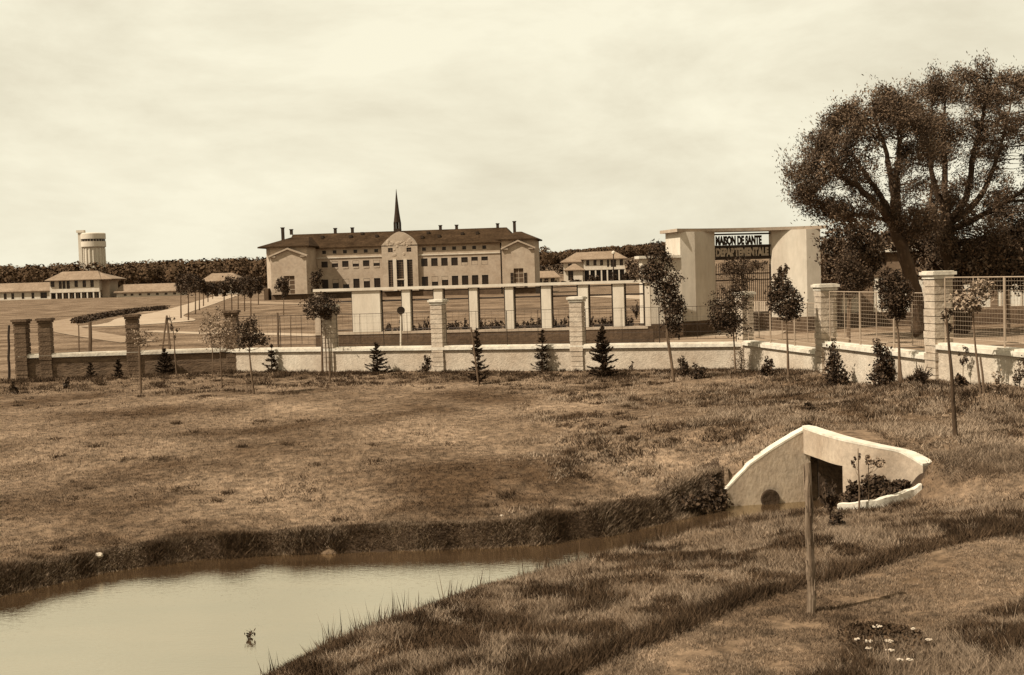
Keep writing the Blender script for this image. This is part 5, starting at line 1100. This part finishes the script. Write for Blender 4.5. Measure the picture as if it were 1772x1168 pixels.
wallside = np.clip((P[:, 1] - 41) / 8, 0, 1) + np.clip((P[:, 0] - 6.5 + .0 * P[:, 1]) / 4, 0, .7)
ok = hi & ~si & (d > .1) & ~cul & before_wall(P) & (pn > .86 - .36 * np.clip(wallside, 0, 1)) & (seg_dist(P, front_wall) > .2); P = P[ok]
blades('weeds', P, rng.uniform(.05, .10, len(P)) + .07 * np.clip((P[:, 1] - 40) / 8, 0, 1), 6, .09, .014, 1.1, 'darkgrass', rng)
P = px_scatter(60000, 980, 2030, 640, 900, .1, rng); hi, si, d, cul = classify(P); pn = vnoise(P, 1.6, 8) * .6 + vnoise(P, .5, 9) * .4; ok = hi & ~si & (d > .2) & ~cul & before_wall(P) & (pn > .54) & (seg_dist(P, front_wall) > .3) & (P[:, 0] > 2 + 4 * vnoise(P, 3, 4)); P = P[ok]
blades('dry_grass', P, rng.uniform(.06, .15, len(P)), 5, .07, .011, .9, 'drygrass', rng)
C_ = px_scatter(900, -260, 2030, 640, 960, -.2, rng); hi, si, d, cul = classify(C_); ok = hi & ~si & (d > .5) & ~cul & before_wall(C_) & (rng.rand(len(C_)) < .22 + .6 * np.clip((C_[:, 0] + 4) / 10, 0, 1)); C_ = C_[ok]
P = np.repeat(C_, 26, 0) + rng.normal(size=(len(C_) * 26, 2)) * np.repeat(rng.uniform(.05, .22, len(C_)), 26)[:, None]
blades('weeds', P, np.repeat(rng.uniform(.04, .13, len(C_)), 26), 3, .03, .016, 1.2, 'darkgrass', rng)
def clumps(C_, lo, hi_, r0, r1, k, m, name):
    P = np.repeat(C_, k, 0) + rng.normal(size=(len(C_) * k, 2)) * np.repeat(rng.uniform(r0, r1, len(C_)), k)[:, None]; P_ok = seg_dist(P, front_wall) > .22
    blades(name, P[P_ok], np.repeat(rng.uniform(lo, hi_, len(C_)), k)[P_ok], 3, .04, .016, .9, m, rng)
wl_ = np.array(front_wall, float); Lc = np.r_[0, np.cumsum(np.linalg.norm(np.diff(wl_, axis=0), axis=1))]; s_ = rng.uniform(0, Lc[-1], 520)
C_ = np.stack([np.interp(s_, Lc, wl_[:, 0]), np.interp(s_, Lc, wl_[:, 1])], 1); C_ += np.stack([-rng.uniform(.1, 1, 520) * (C_[:, 0] > 9), -np.abs(rng.normal(size=520)) * 2.6 - .3], 1); C_ = C_[before_wall(C_)]
clumps(C_, .05, .19, .08, .26, 18, 'darkgrass', 'weeds')
C_ = px_scatter(800, 960, 2030, 648, 770, .15, rng); hi, si, d, cul = classify(C_); C_ = C_[hi & before_wall(C_) & ~cul & (d > 1) & (vnoise(C_, 2.2, 71) > .38)]
clumps(C_, .05, .17, .06, .28, 22, 'darkgrass', 'weeds'); 
C_ = px_scatter(900, 900, 2030, 650, 820, .15, rng); hi, si, d, cul = classify(C_); C_ = C_[hi & before_wall(C_) & ~cul & (d > .6) & (vnoise(C_, 1.6, 73) > .45)]
clumps(C_, .04, .12, .1, .35, 26, 'drygrass', 'dry_grass')
# far bank fringe
s_ = rng.uniform(0, 1, 22000); fl = np.array(far_w + [(4.5, 27.0)]); Lc = np.r_[0, np.cumsum(np.linalg.norm(np.diff(fl, axis=0), axis=1))]; P = np.stack([np.interp(s_ * Lc[-1], Lc, fl[:, 0]), np.interp(s_ * Lc[-1], Lc, fl[:, 1])], 1); P[:, 1] += rng.uniform(.0, .75, len(P))
P = P[(P[:, 0] < 4.4)]; pn = vnoise(P, .6, 11)
cl = vnoise(P, .45, 12) * .6 + vnoise(P, .16, 13) * .4; lt = (cl > .47) & (rng.rand(len(P)) < .65)
blades('bank_grass', P[~lt], .03 + .24 * pn[~lt] ** 2 * rng.uniform(.3, 1, (~lt).sum()) * (1 - .55 * sstep(.5, 3, P[~lt][:, 0])), 7, .07, .012, 1.1, 'darkgrass', rng)
blades('long_grass', P[lt], .03 + .22 * pn[lt] ** 2 * rng.uniform(.3, 1, lt.sum()), 6, .06, .010, 1.2, 'longgrass', rng)
# long grass on the near bank
P = px_scatter(190000, -100, 2050, 780, 1260, -.35, rng); hi, si, d, cul = classify(P); dp_c = seg_dist(P, path_c); ok = ~hi & ~si & (d > .04) & ~cul & (dp_c > 1.12) & (P[:, 1] > 8.5); P = P[ok]; d = d[ok]; pn = vnoise(P, .9, 21) * .45 + vnoise(P, .28, 22) * .55
dark = (pn > .55) | ((d < .8) & (rng.rand(len(P)) < .4)); edge = seg_dist(P, [(x - .42, y + 1.25) for x, y in path_c]) < .10 + .26 * vnoise(P, .7, 24); dark |= edge
hgt = .05 + .15 * vnoise(P, .9, 23) * rng.uniform(.4, 1, len(P)) + .07 * edge
sel = ~dark & (rng.rand(len(P)) < .75); dry = sel & (vnoise(P, .5, 31) * .5 + vnoise(P, .17, 32) * .5 > .52); lg = sel & ~dry
blades('long_grass', P[lg], hgt[lg], 6, .06, .008, 1.1, 'longgrass', rng)
blades('dry_grass', P[dry], hgt[dry] * .9, 6, .06, .007, 1.1, 'drygrass', rng)
dk = dark & (rng.rand(len(P)) < .6); blades('bank_weeds', P[dk], hgt[dk] * 1.1, 6, .07, .012, 1.0, 'darkgrass', rng)
P = np.stack([rng.uniform(8.1, 10.4, 3000), rng.uniform(22.6, 25.2, 3000)], 1); P = P[inside(P, [(8.3, 24.75), (10.4, 25.2), (10.4, 22.6), (8.25, 23.3), (8.36, 24.2)])]
blades('long_grass', P, .05 + .13 * vnoise(P, .5, 61), 6, .06, .008, 1.1, 'longgrass', rng)
# short grass on the path
P = px_scatter(90000, 700, 2050, 930, 1260, -.3, rng); dp_c = seg_dist(P, path_c); P = P[(dp_c < 1.3) & (vnoise(P, .35, 51) > .28)]; blades('path_grass', P, .015 + .05 * vnoise(P, .6, 52), 5, .05, .007, 1.0, 'grass', rng, dz=.015)
P = px_scatter(420, -100, 2050, 830, 1240, -.35, rng); hi, si, d, cul = classify(P); ok = ~hi & ~si & (d > .1) & ~cul & (seg_dist(P, path_c) > 1.3) & (P[:, 1] > 9); P = P[ok]
blades('seed_stems', P, rng.uniform(.18, .42, len(P)), 2, .04, .007, .45, 'drygrass', rng)
# reeds along the near waterline
nl = np.array(near_w[3:13]); Lc = np.r_[0, np.cumsum(np.linalg.norm(np.diff(nl, axis=0), axis=1))]; s_ = rng.uniform(0, Lc[-1], 260); P = np.stack([np.interp(s_, Lc, nl[:, 0]), np.interp(s_, Lc, nl[:, 1])], 1) + rng.normal(size=(260, 2)) * .08; keep = vnoise(P, .7, 41) > .45; P = P[keep]
blades('reeds', P, rng.uniform(.25, .6, len(P)), 3, .03, .014, .35, 'darkgrass', rng)
